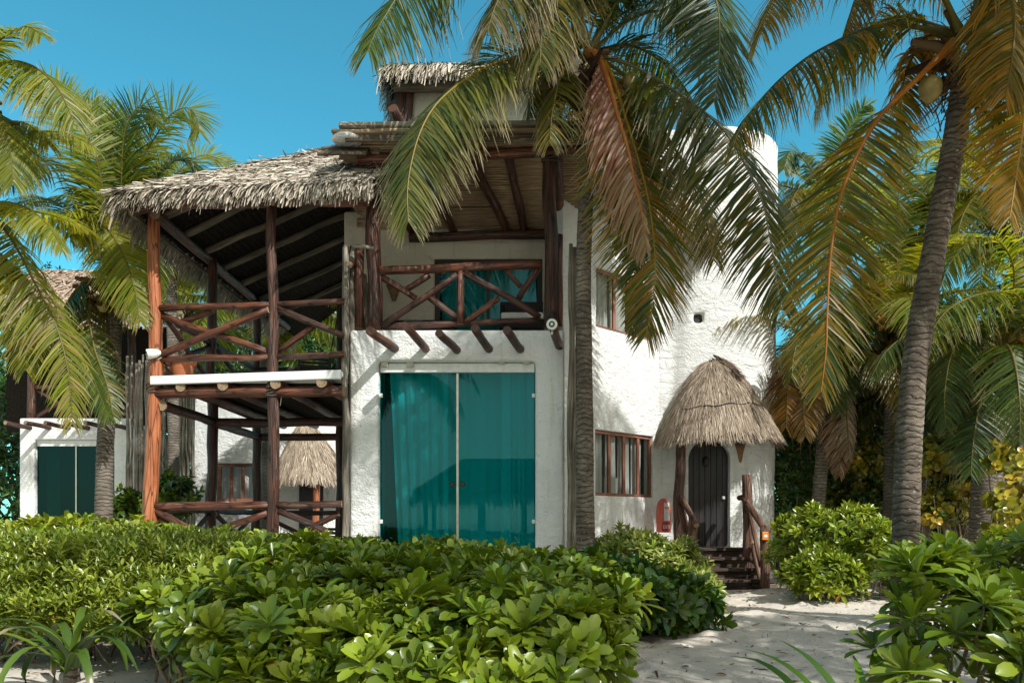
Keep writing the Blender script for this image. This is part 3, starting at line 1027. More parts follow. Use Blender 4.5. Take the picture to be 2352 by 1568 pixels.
# protruding roof logs
for (bx, by, tx, ty, r) in ((905, 799, 849, 759, .066), (977, 800, 934, 751, .064), (1048, 803, 1008, 765, .062), (1122, 800, 1090, 753, .062), (1194, 800, 1164, 758, .064), (1285, 793, 1269, 745, .066)):
    a, b = P(bx, by, Y0 - .02), P(tx, ty, Y0 - .88)
    a += (a - b) * .06
    logobj('roof_log', a, b, r * 1.02, r * .95, [M['dwood'] if RND.random() < .5 else M['wood'], M['dwood']], V, wob=.012)

# --- balcony
for (x, yt, yb, r, m) in ((858, 372, 760, .118, DW), (1262, 345, 752, .108, DW)):
    logobj('post', P(x + 3, yb, Y0 + .16), P(x, yt, Y0 + .16), r, r * .93, m, V, wob=.02)
logobj('post', P(826, 755, Y0 + .2), P(826, 566, Y0 + .2), .072, .07, WD, V)
logobj('post', P(1283, 750, Y0 + .24), P(1284, 540, Y0 + .24), .06, .06, WD, V)
logobj('rafter_brace', P(1276, 360, Y0 + .25), P(1289, 524, 13.95), .075, .075, WD, V)
logobj('roof_beam', P(822, 368, Y0 + .1), P(1345, 345, Y0 + .1), .085, .08, WD, V)
rl = logobj('railing', P(872, 622, Y0 + .12), P(1244, 606, Y0 + .12), .07, .066, WD, V)
yb_ = Y0 + .16
for i, (ax, ay, bx, by, r, dy) in enumerate(((876, 636, 955, 685, .05, 0), (876, 749, 1050, 631, .055, -.03), (986, 631, 934, 664, .05, 0), (986, 683, 1050, 731, .05, 0), (1058, 618, 1058, 745, .058, -.02),
                             (1067, 627, 1240, 729, .055, -.03), (1067, 742, 1146, 685, .05, 0), (1159, 617, 1196, 659, .045, 0), (1238, 613, 1189, 689, .052, 0))):
    logobj('baluster' if ax == bx else 'brace', P(ax, ay, yb_ + dy), P(bx, by, yb_ + dy), r, r * .95, [WD, DW, WD, DW][i % 4], rl)
logobj('bottom_rail', P(880, 750, Y0 + .2), P(1242, 735, Y0 + .2), .055, .05, DW, rl)
logobj('peg', P(803, 608, Y0 - .05), P(812, 606, Y0 + .3), .05, .05, WD, V, seg=3)
logobj('peg', P(808, 567, Y0 + .05), P(858, 570, Y0 + .05), .03, .028, GW, V, seg=3)
# back wall of the balcony with its window door
bw = wall('balcony_wall', lambda u, z, d: (u, 14.2 + d, z), (-3.0, 1.2), (3.85, 6.75), [(-1.38, .54, 4.16, 5.9)], .2, M['cream'], V)
mb = MB()
for xa, xb, za, zb in ((-1.38, .54, 5.78, 5.9), (-1.38, -1.29, 4.16, 5.78), (.45, .54, 4.16, 5.78), (-.46, -.40, 4.16, 5.78)):
    mb.box((xa + .002, 14.22, za), (xb - .002, 14.32, zb - .002))
wf = mb.build('balcony_door', M['dframe'], V)
MB().box((-1.29, 14.27, 4.16), (.45, 14.275, 5.78)).build('pane', M['glass'], wf)
curtain(wf, -1.28, .44, 14.5, 4.12, 5.85, M['curtain'], 12, .05)
mb = MB().box((-1.6, 16.0, 4.0), (.8, 16.1, 6.2))
mb.box((-1.7, 14.42, 4.0), (-1.6, 16.1, 6.2)); mb.box((.8, 14.42, 4.0), (.9, 16.1, 6.2)); mb.box((-1.7, 14.42, 6.1), (.9, 16.1, 6.2))
mb.build('upper_room', M['room'], V)
# pole roof over the balcony
zr = lambda y: 6.99 - (y - 12.3) * .30
for (xa, xb) in ((-1.45, -1.02), (-.70, -.05), (-.07, .23), (.69, .88), (-2.1, -1.75)):
    logobj('rafter', (xa, 12.25, zr(12.25) - .10), (xb, 14.18, zr(14.18) - .09), .072, .07, DW, V, wob=.025)
logobj('ledger', P(940, 546, 14.08), P(1322, 535, 14.08), .085, .085, DW, V)
mb = MB()
y = 11.98
while y < 14.2:
    r = RND.uniform(.017, .034)
    x0, x1 = -2.66 + RND.uniform(-.08, .1), 1.28 + RND.uniform(-.1, .06)
    n_ = 12
    o = RND.random() * 60
    pts = [Vector((x0 + (x1 - x0) * k / n_, y + .012 * noise.noise(Vector((k * .5, o, 0))), zr(y) + .006 * k / n_ + .022 * noise.noise(Vector((k * .45, o, 5))))) for k in range(n_ + 1)]
    mb.tube(pts, [r * (1 + .2 * noise.noise(Vector((k * .8, o, 2)))) for k in range(n_ + 1)], 7, True, 1)
    y += r * 1.98
rs = mb.build('pole_roof', [M['stick'], M['cut']], V)
mb = MB()
for j, (yy, zz, xa, xb) in enumerate(((12.0, 7.03, -2.62, 1.32), (12.01, 7.085, -2.70, 1.30), (12.03, 7.14, -2.72, 1.26), (11.96, 6.97, -2.5, 1.3), (12.02, 7.19, -2.6, 1.2))):
    pts = [Vector((xa + (xb - xa) * k / 14, yy, zz - .03 + .018 * noise.noise(Vector((k * .6, j, 0))))) for k in range(15)]
    mb.tube(pts, .032, 8, True, 1)
mb.build('eave_poles', [M['estick'], M['cut']], V)
mb = MB()
mb.v = [Vector(p) for p in ((-2.62, 12.0, 7.16), (1.25, 12.0, 7.18), (1.25, 14.3, 6.50), (-2.62, 14.3, 6.50), (-2.62, 12.0, 7.25), (1.25, 12.0, 7.28), (1.25, 14.3, 6.62), (-2.62, 14.3, 6.62))]
for q in ((0, 3, 2, 1), (4, 5, 6, 7), (0, 1, 5, 4), (1, 2, 6, 5), (2, 3, 7, 6), (3, 0, 4, 7)): mb.face(q)
mb.build('roof_screed', mat_stucco('weathered_mortar', (.34, .30, .24)), V, .03)
lump = MB(); lathe(lump, P(797, 322, 12.1), [(.02, -.05), (.2, -.04), (.24, 0), (.18, .045), (.03, .06)], 14)
lump.build('mortar_cap', M['white'], V)
mb = MB()
for i in range(10):
    x = -2.66 - RND.uniform(0, .05)
    yy = 12.0 + i * .04
    mb.tube([Vector((-2.2, yy, 6.75 + i * .028)), Vector((x - .12, yy, 6.76 + i * .03)), Vector((x - .3 * RND.random(), yy, 6.75 + i * .03))], .03, 7, True, 1)
mb.build('roof_edge_poles', [M['estick'], M['estick']], V)

# --- terrace on the left: two storeys of logs
def ty(x): return 12.55 + (x + 5.65) / 3.15 * -.55       # the terrace front runs slightly towards the camera
TB = 17.4
mb = MB()
pl = [(-5.62, ty(-5.62) - .1), (-2.56, ty(-2.56) - .08), (-2.56, TB), (-5.5, TB)]
for z in (3.405, 3.475):
    for x, y in pl: mb.v.append(Vector((x, y, z)))
for q in ((3, 2, 1, 0), (4, 5, 6, 7), (0, 1, 5, 4), (1, 2, 6, 5), (2, 3, 7, 6), (3, 0, 4, 7)): mb.face(q)
ts = mb.build('terrace_slab', M['slab'], V, .008)
mb = MB()
for z in (3.345, 3.478):
    for x, y in ((-5.63, ty(-5.63) - .17), (-2.55, ty(-2.55) - .15), (-2.55, ty(-2.55) - .083), (-5.63, ty(-5.63) - .103)): mb.v.append(Vector((x, y, z)))
for q in ((3, 2, 1, 0), (4, 5, 6, 7), (0, 1, 5, 4), (1, 2, 6, 5), (2, 3, 7, 6), (3, 0, 4, 7)): mb.face(q)
mb.build('fascia', M['slab'], ts, .012)
mb = MB()
x = -5.58
while x < -2.6:
    mb.box((x, 12.6, 3.396), (x + .145, TB - .02, 3.4035)); x += .15
mb.build('ceiling_boards', M['under'], V)  # added dark sheet: brown ceiling with the under-slab shade in its colour
for (px, py) in ((410, 878), (514, 882), (641, 878), (750, 878)):
    a = P(px, py, ty(0) - .05 if False else 12.25)
    a.y = ty(a.x) - .135; a.z = 3.305
    logobj('joist', a, (a.x + .15, TB, 3.315), .082, .075, WD, V, seg=14)
logobj('beam', P(362, 903, ty(-5.5) - .02), P(790, 898, ty(-2.6)), .088, .082, WD, V)
logobj('beam', (-5.5, 12.5, 3.04), (-5.45, TB, 3.04), .085, .08, DW, V)
logobj('beam', (-5.5, 14.6, 3.04), (-2.6, 14.6, 3.04), .08, .08, DW, V)
logobj('beam', (-5.5, 17.1, 3.04), (-2.6, 17.1, 3.04), .08, .08, DW, V)
yl, ym = ty(-5.55), ty(-3.65)
pL = [P(344, 1235, yl), P(345, 1150, yl), P(352, 1000, yl), P(357, 850, yl), P(357, 720, yl), P(353, 600, yl), P(354, 468, yl)]
C, _ = spline(pL, 30)
MB().tube([Vector(c) for c in C], [.122 - .034 * k / 29 + .008 * noise.noise(Vector((k * .5, 1, 0))) for k in range(30)], 14, True, 1, lambda k, i: 1 + .04 * noise.noise(Vector((i * .8, k * .4, 1)))).build('corner_post', OW, V)
pM = [P(626, 1240, ym), P(629, 1000, ym), P(626, 880, ym), P(629, 700, ym), P(622, 560, ym), P(624, 462, ym)]
C, _ = spline(pM, 30)
MB().tube([Vector(c) for c in C], [.092 - .02 * k / 29 + .008 * noise.noise(Vector((k * .5, 4, 0))) for k in range(30)], 14, True, 1, lambda k, i: 1 + .04 * noise.noise(Vector((i * .8, k * .4, 2)))).build('post', DW, V)
for (x, y) in ((-5.52, 14.6), (-5.5, 17.1), (-3.7, 17.1), (-2.65, 14.6), (-2.65, 17.1)):
    logobj('back_post', (x, y, -.1), (x + .03, y, 6.05), .105, .085, DW, V, wob=.03)


def rail(parent, a, b, r, mats=WD, name='railing', **kw):
    return logobj(name, a, b, r, r * .92, mats, parent, **kw)


upper = rail(V, P(361, 709, yl), P(620, 700, ym), .055)
rail(upper, P(365, 826, yl), P(620, 820, ym), .052, name='bottom_rail')
rail(upper, P(361, 721, yl + .05), P(615, 808, ym + .05), .055, name='brace')
rail(upper, P(365, 815, yl - .05), P(617, 712, ym - .05), .058, name='brace')
rail(upper, P(420, 739, yl + .02), P(490, 713, 12.42), .05, name='brace')
u2 = rail(V, P(634, 700, ym), P(794, 692, 12.1), .05, DW)
rail(u2, P(634, 819, ym), P(792, 813, 12.1), .05, DW, name='bottom_rail')
rail(u2, P(637, 709, ym), P(793, 773, 12.1), .052, DW, name='brace')
rail(u2, P(637, 809, ym + .05), P(721, 748, 12.2), .05, WD, name='brace')
lo = rail(V, P(354, 1163, yl), P(622, 1159, ym), .066)
rail(lo, P(358, 1172, yl), P(432, 1213, 12.45), .06, name='brace')
rail(lo, P(350, 1180, yl + .1), P(400, 1216, 12.5), .05, name='brace')
rail(lo, P(500, 1216, 12.4), P(615, 1178, ym), .055, name='brace')
l2 = rail(V, P(634, 1160, ym), P(786, 1157, 12.1), .06, DW)
rail(l2, P(640, 1172, ym), P(750, 1219, 12.2), .055, DW, name='brace')
rail(l2, P(700, 1219, 12.2), P(780, 1180, 12.2), .05, DW, name='brace')
# railings along the far sides of the terrace, seen in shade through the front ones
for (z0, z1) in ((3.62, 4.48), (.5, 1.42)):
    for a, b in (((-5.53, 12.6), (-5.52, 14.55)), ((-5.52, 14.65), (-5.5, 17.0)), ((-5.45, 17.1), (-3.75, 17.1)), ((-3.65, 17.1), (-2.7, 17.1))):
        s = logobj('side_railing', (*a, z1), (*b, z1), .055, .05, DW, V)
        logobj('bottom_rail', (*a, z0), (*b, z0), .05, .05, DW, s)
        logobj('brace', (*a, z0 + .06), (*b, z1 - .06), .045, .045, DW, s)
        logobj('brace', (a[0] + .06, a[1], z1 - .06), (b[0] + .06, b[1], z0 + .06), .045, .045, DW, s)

def lash(c, r, n=5, tilt=.35):
    fm = FM(); c = Vector(c)
    for i in range(n):
        ph = np.linspace(0, 2 * np.pi, 22); rr = r + .012
        fm.tube([c + Vector((rr * math.cos(a), rr * math.sin(a), (i - n / 2) * .022 + tilt * r * math.sin(a + i))) for a in ph], .010, (.10, .085, .07), 5)
    fm.tube([c + Vector((r, -.02, 0)), c + Vector((r + .05, -.05, -.1)), c + Vector((r + .03, -.05, -.24))], .007, (.16, .14, .12), 5)
    fm.build('rope_lashing', M['twig'], V)


lash(P(627, 897, ym), .094); lash(P(356, 890, yl), .112, 4); lash(P(1262, 362, Y0 + .16), .11, 5); lash(P(859, 385, Y0 + .16), .118, 4)
# --- thatched hip roof of the terrace
FL, FR, AP, BL, AB = Vector((-5.88, 11.9, 6.02)), Vector((-2.05, 11.75, 6.12)), Vector((-2.55, 14.0, 7.72)), Vector((-5.62, 21.0, 6.0)), Vector((-2.5, 19.2, 7.75))
FLm = P(262, 452, 11.95)
mb = MB()
dz = Vector((0, 0, .16))
for p in (FL, FR, AP, BL, AB, Vector((-1.2, 14.0, 7.72)), Vector((-1.0, 19.2, 7.75))): mb.v += [p + Vector((0, 0, -.02)), p + dz - Vector((0, 0, .04))]
for q in ((0, 2, 10, 4), (0, 4, 8, 6)):
    mb.face(q[::-1]); mb.face([i + 1 for i in q])
for a, b in ((0, 2), (2, 10), (8, 6), (6, 0)): mb.face((a, b, b + 1, a + 1))
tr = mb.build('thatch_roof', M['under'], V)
fm = FM()
sag = Vector((0, 0, .12))
thatch_patch(fm, FL + sag, FR + sag, Vector((-1.6, 14.0, 7.8)), AP + sag, 11000, .21, .030, fringe=1800, fl=.25)
thatch_patch(fm, BL + sag, FL + sag, AP + sag, AB + sag, 4200, .26, .034, fringe=2600, fl=.42)
thatch_patch(fm, FL + sag - Vector((.1, 0, .02)), FL + sag + Vector((.25, -.02, 0)), AP + sag, AP + sag + Vector((-.05, .05, .04)), 900, .24, .034)
thatch_patch(fm, FR + sag - Vector((.05, 0, 0)), FR + sag + Vector((.15, .7, .05)), AP + Vector((1, .1, .1)), AP + Vector((.9, 0, .1)), 500, .34, .026)
fm.build('thatch', M['thatch'], tr)
# underside: boards, rafters, plate logs
mb = MB()
for k in range(34):
    t = k / 33
    a = FL.lerp(AP, .02 + .96 * t); b = BL.lerp(AB, .02 + .96 * t)
    mb.beam(a - Vector((0, 0, .045)), b - Vector((0, 0, .045)), .022, .02)
mb.build('batten', M['under'], V)
nL = (FL - BL).cross(AP - FL).normalized()
if nL.z < 0: nL = -nL
for i, yy in enumerate((12.6, 13.4, 14.2, 15.1, 16.1, 17.2, 18.4)):
    t = (yy - 11.85) / 9.15
    a = FL.lerp(BL, t); b = AP.lerp(AB, max(0, min(1, (yy + .7 - 14) / 5.2)))
    if yy < 14: b = FL.lerp(AP, min(1, (yy + .25 - 11.85) / 2.15 * .98))
    d = (b - a).normalized()
    logobj('rafter', a + d * .25 - nL * .1, b - nL * .1, .06, .055, PW, V, wob=.02)
logobj('hip_rafter', FL - Vector((-.12, -.1, .14)), AP - Vector((0, 0, .16)), .075, .07, DW, V)
for x in (-4.6, -3.6, -2.8):
    a = Vector((x, 11.95, 6.0)); b = AP + Vector((0, 0, -.16))
    logobj('rafter', a, a.lerp(b, .95), .05, .045, DW, V)
logobj('eave_beam', P(318, 468, 12.45), P(845, 462, 12.0), .085, .08, WD, V)
logobj('eave_beam', (-5.56, 12.4, 6.0), (-5.5, 19.5, 5.98), .085, .08, DW, V)
logobj('eave_beam', (-5.85, 12.2, 5.93), (-5.7, 19.8, 5.93), .03, .03, PW, V)
MB().beam((-2.9, 12.8, 4.0), (-2.85, 14.1, 6.1), .02, .02).build('tie_rod', M['dframe'], V)
wall('terrace_back_wall', lambda u, z, d: (-2.62 + d, u, z), (14.25, 20), (0, 7.4), [(15.0, 16.4, 3.6, 5.7)], .2, M['cream'], V, bevel=0)

# --- main house: slanting window wall and round tower
uA = Vector((.86, 13.40, 0)); uB = Vector((2.70, 15.21, 0)); uD = (uB - uA).normalized(); uN = Vector((-uD.y, uD.x, 0))
UL = (uB - uA).length
fwin = lambda u, z, d: tuple(uA + uD * u + uN * d + Vector((0, 0, z)))
def ux(px):
    k = (px - CX) / F                                   # where the sight line of that column meets the slanting wall
    return (k * uA.y - uA.x) / (uD.x - k * uD.y)
w1 = (ux(1368), ux(1500), 1.68, 2.845); w2 = (ux(1369), ux(1498), 4.65, 5.70)
wall('window_wall', fwin, (0, UL + .30), (-.1, 7.3), [w1, w2], .22, M['white'], V, bevel=.03)


def window(o, nmul, cur):
    ua, ub, za, zb = o
    mb = MB()
    up = Vector((0, 0, 1))
    def bar(u0, u1, z0, z1, d0=.04, d1=.10):
        b = len(mb.v)
        for z in (z0, z1):
            for d in (d0, d1):
                for u in (u0, u1): mb.v.append(Vector(fwin(u, z, d)))
        for q in ((0, 2, 3, 1), (4, 5, 7, 6), (0, 1, 5, 4), (2, 6, 7, 3), (0, 4, 6, 2), (1, 3, 7, 5)):
            lng = (u1 - u0) > (z1 - z0)
            mb.face([b + i for i in q], [((z1 if i & 4 else z0) + (d1 if i & 2 else d0), u1 if i & 1 else u0) if lng else ((u1 if i & 1 else u0) + (d1 if i & 2 else d0), z1 if i & 4 else z0) for i in q])
    e = .003
    bar(ua + e, ub - e, za + e, za + .055); bar(ua + e, ub - e, zb - .06, zb - e)
    bar(ua + e, ua + .05, za + .055, zb - .06); bar(ub - .05, ub - e, za + .055, zb - .06)
    for k in range(1, nmul + 1):
        u = ua + (ub - ua) * (k / (nmul + 1)) + .03
        bar(u - .035, u + .035, za + .055, zb - .06, .05, .095)
    fr = mb.build('window', M['frame'], V, .004)
    mb = MB(); b = 0
    mb.v = [Vector(fwin(u, z, .075)) for u, z in ((ua + .05, za + .05), (ub - .05, za + .05), (ub - .05, zb - .06), (ua + .05, zb - .06))]
    mb.face((0, 1, 2, 3)); mb.build('pane', M['clear'], fr)
    for ca, cb in cur:
        curtain(fr, ua + (ub - ua) * ca, ua + (ub - ua) * cb, .17, za - .05, zb - .02, M['linen'], max(2, int((cb - ca) * 12)), .03, fx=lambda p: Vector(fwin(p.x, p.z, p.y)))
    mb = MB()
    q = [Vector(fwin(u, z, d)) for z in (za - .3, zb + .3) for d in (.24, .8) for u in (ua - .3, ub + .4)]
    mb.v = q
    for f in ((0, 1, 3, 2), (4, 6, 7, 5), (2, 3, 7, 6), (0, 2, 6, 4), (1, 5, 7, 3)): mb.face(f)
    mb.build('reveal', M['room'], fr)


window(w1, 3, ((.02, .22), (.27, .45), (.49, .69), (.72, .90)))
window(w2, 2, ((0, .3), (.35, .62)))

# tower plan
tp = [(2.80, 15.32), (3.10, 15.40), (3.30, 15.27), (3.60, 15.24), (3.95, 15.24), (4.25, 15.26), (4.60, 15.36), (4.95, 15.58), (5.20, 15.88), (5.35, 16.25), (5.38, 16.7), (5.28, 17.2), (5.0, 17.7), (4.5, 18.0), (3.6, 18.1)]
TPc, TL = spline([(x, y, 0) for x, y in tp], 240)
def tpt(u, z, d):
    t = max(0, min(1, u / TL)) * 239
    i = min(238, int(t)); p = TPc[i] + (TPc[i + 1] - TPc[i]) * (t - i)
    a, b = TPc[max(0, i - 5)], TPc[min(239, i + 6)]
    tt = (b - a) / np.linalg.norm(b - a)
    nv = np.array([-tt[1], tt[0], 0])
    lean = (z - 2) * .012 * max(0, (p[0] - 3.6) / 1.8)
    return (p[0] + nv[0] * d + lean, p[1] + nv[1] * d, z)
def uofx(x): return float(np.interp(x, TPc[:150, 0], np.linspace(0, TL, 240)[:150]))
DX0, DX1, DZ0, DZ1 = 3.375, 4.165, .735, 2.80
du0, du1 = uofx(DX0), uofx(DX1)
nx = 3.57; nu0, nu1 = uofx(nx - .09), uofx(nx + .09)
wall('tower_wall', tpt, (0, TL), (-.1, 8.8), [(du0, du1, DZ0, DZ1), (nu0, nu1, 5.03, 5.21)], .22, M['tower'], V, jit=.02, bevel=.09, step=.13)
# arch infill above the door
mb = MB()
rA = (DX1 - DX0) / 2; cA = (DX0 + DX1) / 2; zA = DZ1 - rA
def fr_y(x): return tpt(uofx(x), 2.5, 0)[1]
E_ = .055
outl = [(DX1, DX1 + E_, DZ0, DZ0)] + [(DX1, DX1 + E_, DZ0 + (zA - DZ0) * k / 8, DZ0 + (zA - DZ0) * k / 8) for k in range(1, 8)]
for k in range(25):
    a = math.pi * k / 24
    ca, sa = math.cos(a), math.sin(a)
    sc = min((rA + E_) / max(1e-6, abs(ca)), (DZ1 + E_ - zA) / max(1e-6, sa))
    sc = min(sc, (rA + E_) * 1.36)
    outl.append((cA + rA * ca, cA + sc * ca, zA + rA * sa, zA + sc * sa))
outl += [(DX0, DX0 - E_, DZ0 + (zA - DZ0) * k / 8, DZ0 + (zA - DZ0) * k / 8) for k in range(7, -1, -1)]
for xi, xo, zi, zo in outl:
    yi, yo = fr_y(xi) - .022, fr_y(xo) - .022
    mb.v += [Vector((xi, yi, zi)), Vector((xo, yo, zo)), Vector((xo, yo + .20, zo)), Vector((xi, yi + .22, zi))]
for k in range(len(outl) - 1):
    b = k * 4
    for q in range(4): mb.face((b + q, b + (q + 1) % 4, b + 4 + (q + 1) % 4, b + 4 + q), None, 0, False)
mb.face((0, 3, 2, 1)); n4 = len(mb.v) - 4; mb.face((n4, n4 + 1, n4 + 2, n4 + 3))
mb.build('door_arch', M['tower'], V, .012)
# plank door
mb = MB()
npl = 7
for k in range(npl):
    xa = DX0 + .004 + (DX1 - DX0 - .008) * k / npl + .005; xb = DX0 + .004 + (DX1 - DX0 - .008) * (k + 1) / npl - .005
    def ztop(x): return zA + math.sqrt(max(0, rA ** 2 - (x - cA) ** 2)) + .01
    b = len(mb.v); yf = 15.24 + .10
    cols = [xa + (xb - xa) * j / 4 for j in range(5)]
    for x in cols:
        for yy in (yf, yf + .05):
            mb.v.append(Vector((x, yy, DZ0 + .01))); mb.v.append(Vector((x, yy, ztop(x))))
    for j in range(4):
        c = b + j * 4
        mb.face((c, c + 4, c + 5, c + 1), [(cols[j], 0), (cols[j + 1], 0), (cols[j + 1], 2), (cols[j], 2)])
        mb.face((c + 1, c + 5, c + 7, c + 3))
    mb.face((b, b + 1, b + 3, b + 2)); mb.face((b + 16, b + 18, b + 19, b + 17))
mb.box((DX0 + .01, yf + .051, DZ0 + .01), (DX1 - .01, yf + .07, DZ1 - .01))
dr = mb.build('plank_door', M['door'], V)
mb = MB(); mb.tube([Vector((4.07, yf, 1.68)), Vector((4.07, yf - .03, 1.68)), Vector((4.07, yf - .045, 1.68))], [.036, .036, .02], 14).build('door_lock', M['board'], dr)
mb = MB(); lathe(mb, (cA - .04, yf - .01, 2.38), [(.01, -.11), (.05, -.08), (.06, 0), (.045, .08), (.01, .1)], 10); mb.build('knocker', M['dframe'], dr)
MB().box((nx - .088, 15.33, 5.032), (nx + .088, 15.36, 5.208)).build('glass_brick', M['lens'], V)
# tower roof cap
mb = MB()
ring = [TPc[i] for i in range(6, 240, 6)]
mb.v = [Vector((p[0] - .05, p[1] + .1, 8.6)) for p in ring]
mb.face(range(len(mb.v))); mb.build('tower_cap', M['white'], V)

# thatched canopy over the door: half cone against the tower
CA = P(1636, 826, 15.22)
cc = Vector((3.88, 15.28, 2.98)); ra, rb = 1.03, 1.10
def cone(ph, v):
    """ph 0 = +X end, pi = -X end, through the camera side; v 0 = apex, 1 = eave"""
    wv = v ** .80
    wob = 1 + .05 * math.sin(ph * 3 + 1) + .03 * noise.noise(Vector((ph * 2, v * 2, 0)))
    return Vector((CA.x + (cc.x + ra * wob * math.cos(ph) - CA.x) * wv, CA.y + (cc.y - rb * wob * math.sin(ph) - CA.y) * wv,
                   CA.z + (cc.z - CA.z) * v ** 1.22 + .04 * math.sin(ph * 2)))
mb = MB(); A_, B_ = 28, 10
for th in (0, .12):
    for j in range(B_ + 1):
        for i in range(A_ + 1):
            ph = -.12 + (math.pi + .24) * i / A_
            p = cone(ph, j / B_ * .97)
            mb.v.append(p + Vector((0, .05 * (th > 0), -th)))
n1 = (A_ + 1) * (B_ + 1)
for j in range(B_):
    for i in range(A_):
        k = j * (A_ + 1) + i
        mb.face((k, k + 1, k + A_ + 2, k + A_ + 1), None, 0, True); mb.face((n1 + k, n1 + k + A_ + 1, n1 + k + A_ + 2, n1 + k + 1), None, 0, True)
for i in range(A_):
    k = B_ * (A_ + 1) + i
    mb.face((k, k + 1, n1 + k + 1, n1 + k))
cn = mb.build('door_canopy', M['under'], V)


def cone_straw(fm, cone, n, fringe, pal, L=.42, W=.011):
    def put(ph, v, L, hang, lift):
        b = np.array([cone(p, q) for p, q in zip(ph, v)])
        b2 = np.array([cone(p, min(1.1, q + .04)) for p, q in zip(ph, v)])
        b3 = np.array([cone(p + .03, q) for p, q in zip(ph, v)])
        dn = nrm(b2 - b); nr = nrm(np.cross(dn, b3 - b)); nr = np.where(nr[:, 2:3] < 0, -nr, nr)
        b = b + nr * NR.uniform(0, .035, (len(b), 1))
        thatch_strips(fm, b, dn, nr, L, W, pal, lift, hang, .11)
    put(NR.uniform(-.1, math.pi + .1, n), NR.random(n) ** .6 * .97 + .02, L, .0, .02)
    put(NR.uniform(-.12, math.pi + .12, fringe), NR.uniform(.88, .99, fringe), L * .62, .55, .02)
    put(NR.uniform(-.12, math.pi + .12, fringe // 3), NR.uniform(.97, 1.0, fringe // 3), L * .55, .95, .02)


fm = FM(); cone_straw(fm, cone, 15000, 4200, STRAW); fm.build('straw', M['straw'], cn)
fm = FM()
pts = [cone(-.05 + (math.pi + .1) * k / 40, .80 + .012 * math.sin(k * .9)) + Vector((0, -.04, .035)) for k in range(41)]
fm.tube(pts, .011, (.03, .022, .018), 5)
fm.build('tie_rope', M['twig'], cn)
fm = FM()
m = 500
b = np.array([cone(.9 + NR.normal(0, .06), v) for v in NR.random(m) * .35]) + np.array([0, -.03, .05])
thatch_strips(fm, b, nrm(np.array([cone(.9, .4)]) - np.array([cone(.9, 0)])).repeat(m, 0), np.tile([[.3, -.7, .6]], (m, 1)), .3, .014, [(.07, .05, .035), (.13, .09, .06)], .03)
fm.build('ridge_roll', M['straw'], cn)
# canopy post
C, _ = spline([P(1560, 1250, 14.5), P(1558, 1150, 14.5), P(1563, 1080, 14.5), P(1564, 985, 14.5)], 20)
MB().tube([Vector(c) for c in C], [.10 - .012 * k / 19 + .014 * noise.noise(Vector((k * .6, 2, 0))) for k in range(20)], 12, True, 1, lambda k, i: 1 + .07 * noise.noise(Vector((i, k * .5, 6)))).build('canopy_post', DW, V)

# --- rooftop room and the big thatch on the main house
TR = 15.0
wall('rooftop_room', lambda u, z, d: (u, TR + d, z), (-1.9, .95), (6.6, 9.35), [(-1.50, -1.2, 8.6, 9.05)], .25, M['cream'], V, bevel=.08)
mb = MB().box((-1.9, TR + .25, 6.6), (-1.7, 18, 9.3)); mb.box((-1.6, TR + .5, 8.3), (-1.0, TR + .55, 9.2)); mb.build('rooftop_side', M['white'], V)
zt = [P(882, 178, 14.6), Vector((1.6, 14.6, 9.5)), Vector((1.4, 16.6, 10.25)), Vector((-1.3, 16.6, 10.25)), Vector((-2.35, 18.6, 9.4))]
zt[0].z = 9.42
mb = MB(); tk = Vector((0, 0, .13))
for p in zt: mb.v += [p, p + tk]
for q in ((0, 2, 4, 6), (0, 6, 8)): mb.face(q[::-1]); mb.face([i + 1 for i in q])
for a, b in ((0, 2), (2, 4), (6, 8), (8, 0)): mb.face((a, b, b + 1, a + 1))
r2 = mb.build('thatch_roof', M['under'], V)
fm = FM()
thatch_patch(fm, zt[0] + tk, zt[1] + tk, zt[2] + tk, zt[3] + tk, 3200, .22, .034, fringe=1100, fl=.34)
thatch_patch(fm, zt[4] + tk, zt[0] + tk, zt[3] + tk, zt[3] + tk + Vector((0, .2, 0)), 900, .3, .028, fringe=700, fl=.4)
fm.build('thatch', M['thatch'], r2)
for a, b, r in (((-2.12, 14.9, 8.0), (-2.08, 14.95, 9.4), .12), ((-1.98, 14.92, 8.05), (-1.95, 14.95, 9.4), .10)):
    logobj('post', a, b, r, r, DW, V)
logobj('roof_log', P(902, 248, 14.5), P(940, 330, 15.3), .085, .09, [M['dwood'], M['dwood']], V)
logobj('lintel_log', (-2.2, 14.82, 9.30), (1.4, 14.82, 9.32), .09, .09, [M['pale'], M['cut']], V)
# right slope of the main roof down to the eave over the window wall
e0, e1, e2 = Vector((.9, 13.3, 7.35)), Vector((3.75, 14.95, 6.72)), Vector((3.9, 17.5, 6.75))
t0, t1 = Vector((1.2, 15.6, 9.7)), Vector((1.9, 17.0, 9.7))
mb = MB()
for p in (e0, e1, e2, t1, t0): mb.v += [p - Vector((0, 0, .12)), p]
for q in ((0, 2, 6, 8), (2, 4, 6)): mb.face(q[::-1]); mb.face([i + 1 for i in q])
for a, b in ((0, 2), (2, 4), (4, 6), (6, 8), (8, 0)): mb.face((a, b, b + 1, a + 1))
r3 = mb.build('thatch_roof', M['under'], V)
fm = FM()
thatch_patch(fm, e0, e1, t1, t0, 7500, .30, .018, pal=[(.36, .26, .19), (.46, .35, .27), (.26, .18, .13)], fringe=1400, fl=.34)
thatch_patch(fm, e1, e2, t1, t1 + Vector((.05, .05, 0)), 1500, .30, .018, pal=[(.36, .26, .19), (.46, .35, .27)], fringe=700, fl=.34)
fm.build('thatch', M['thatch'], r3)

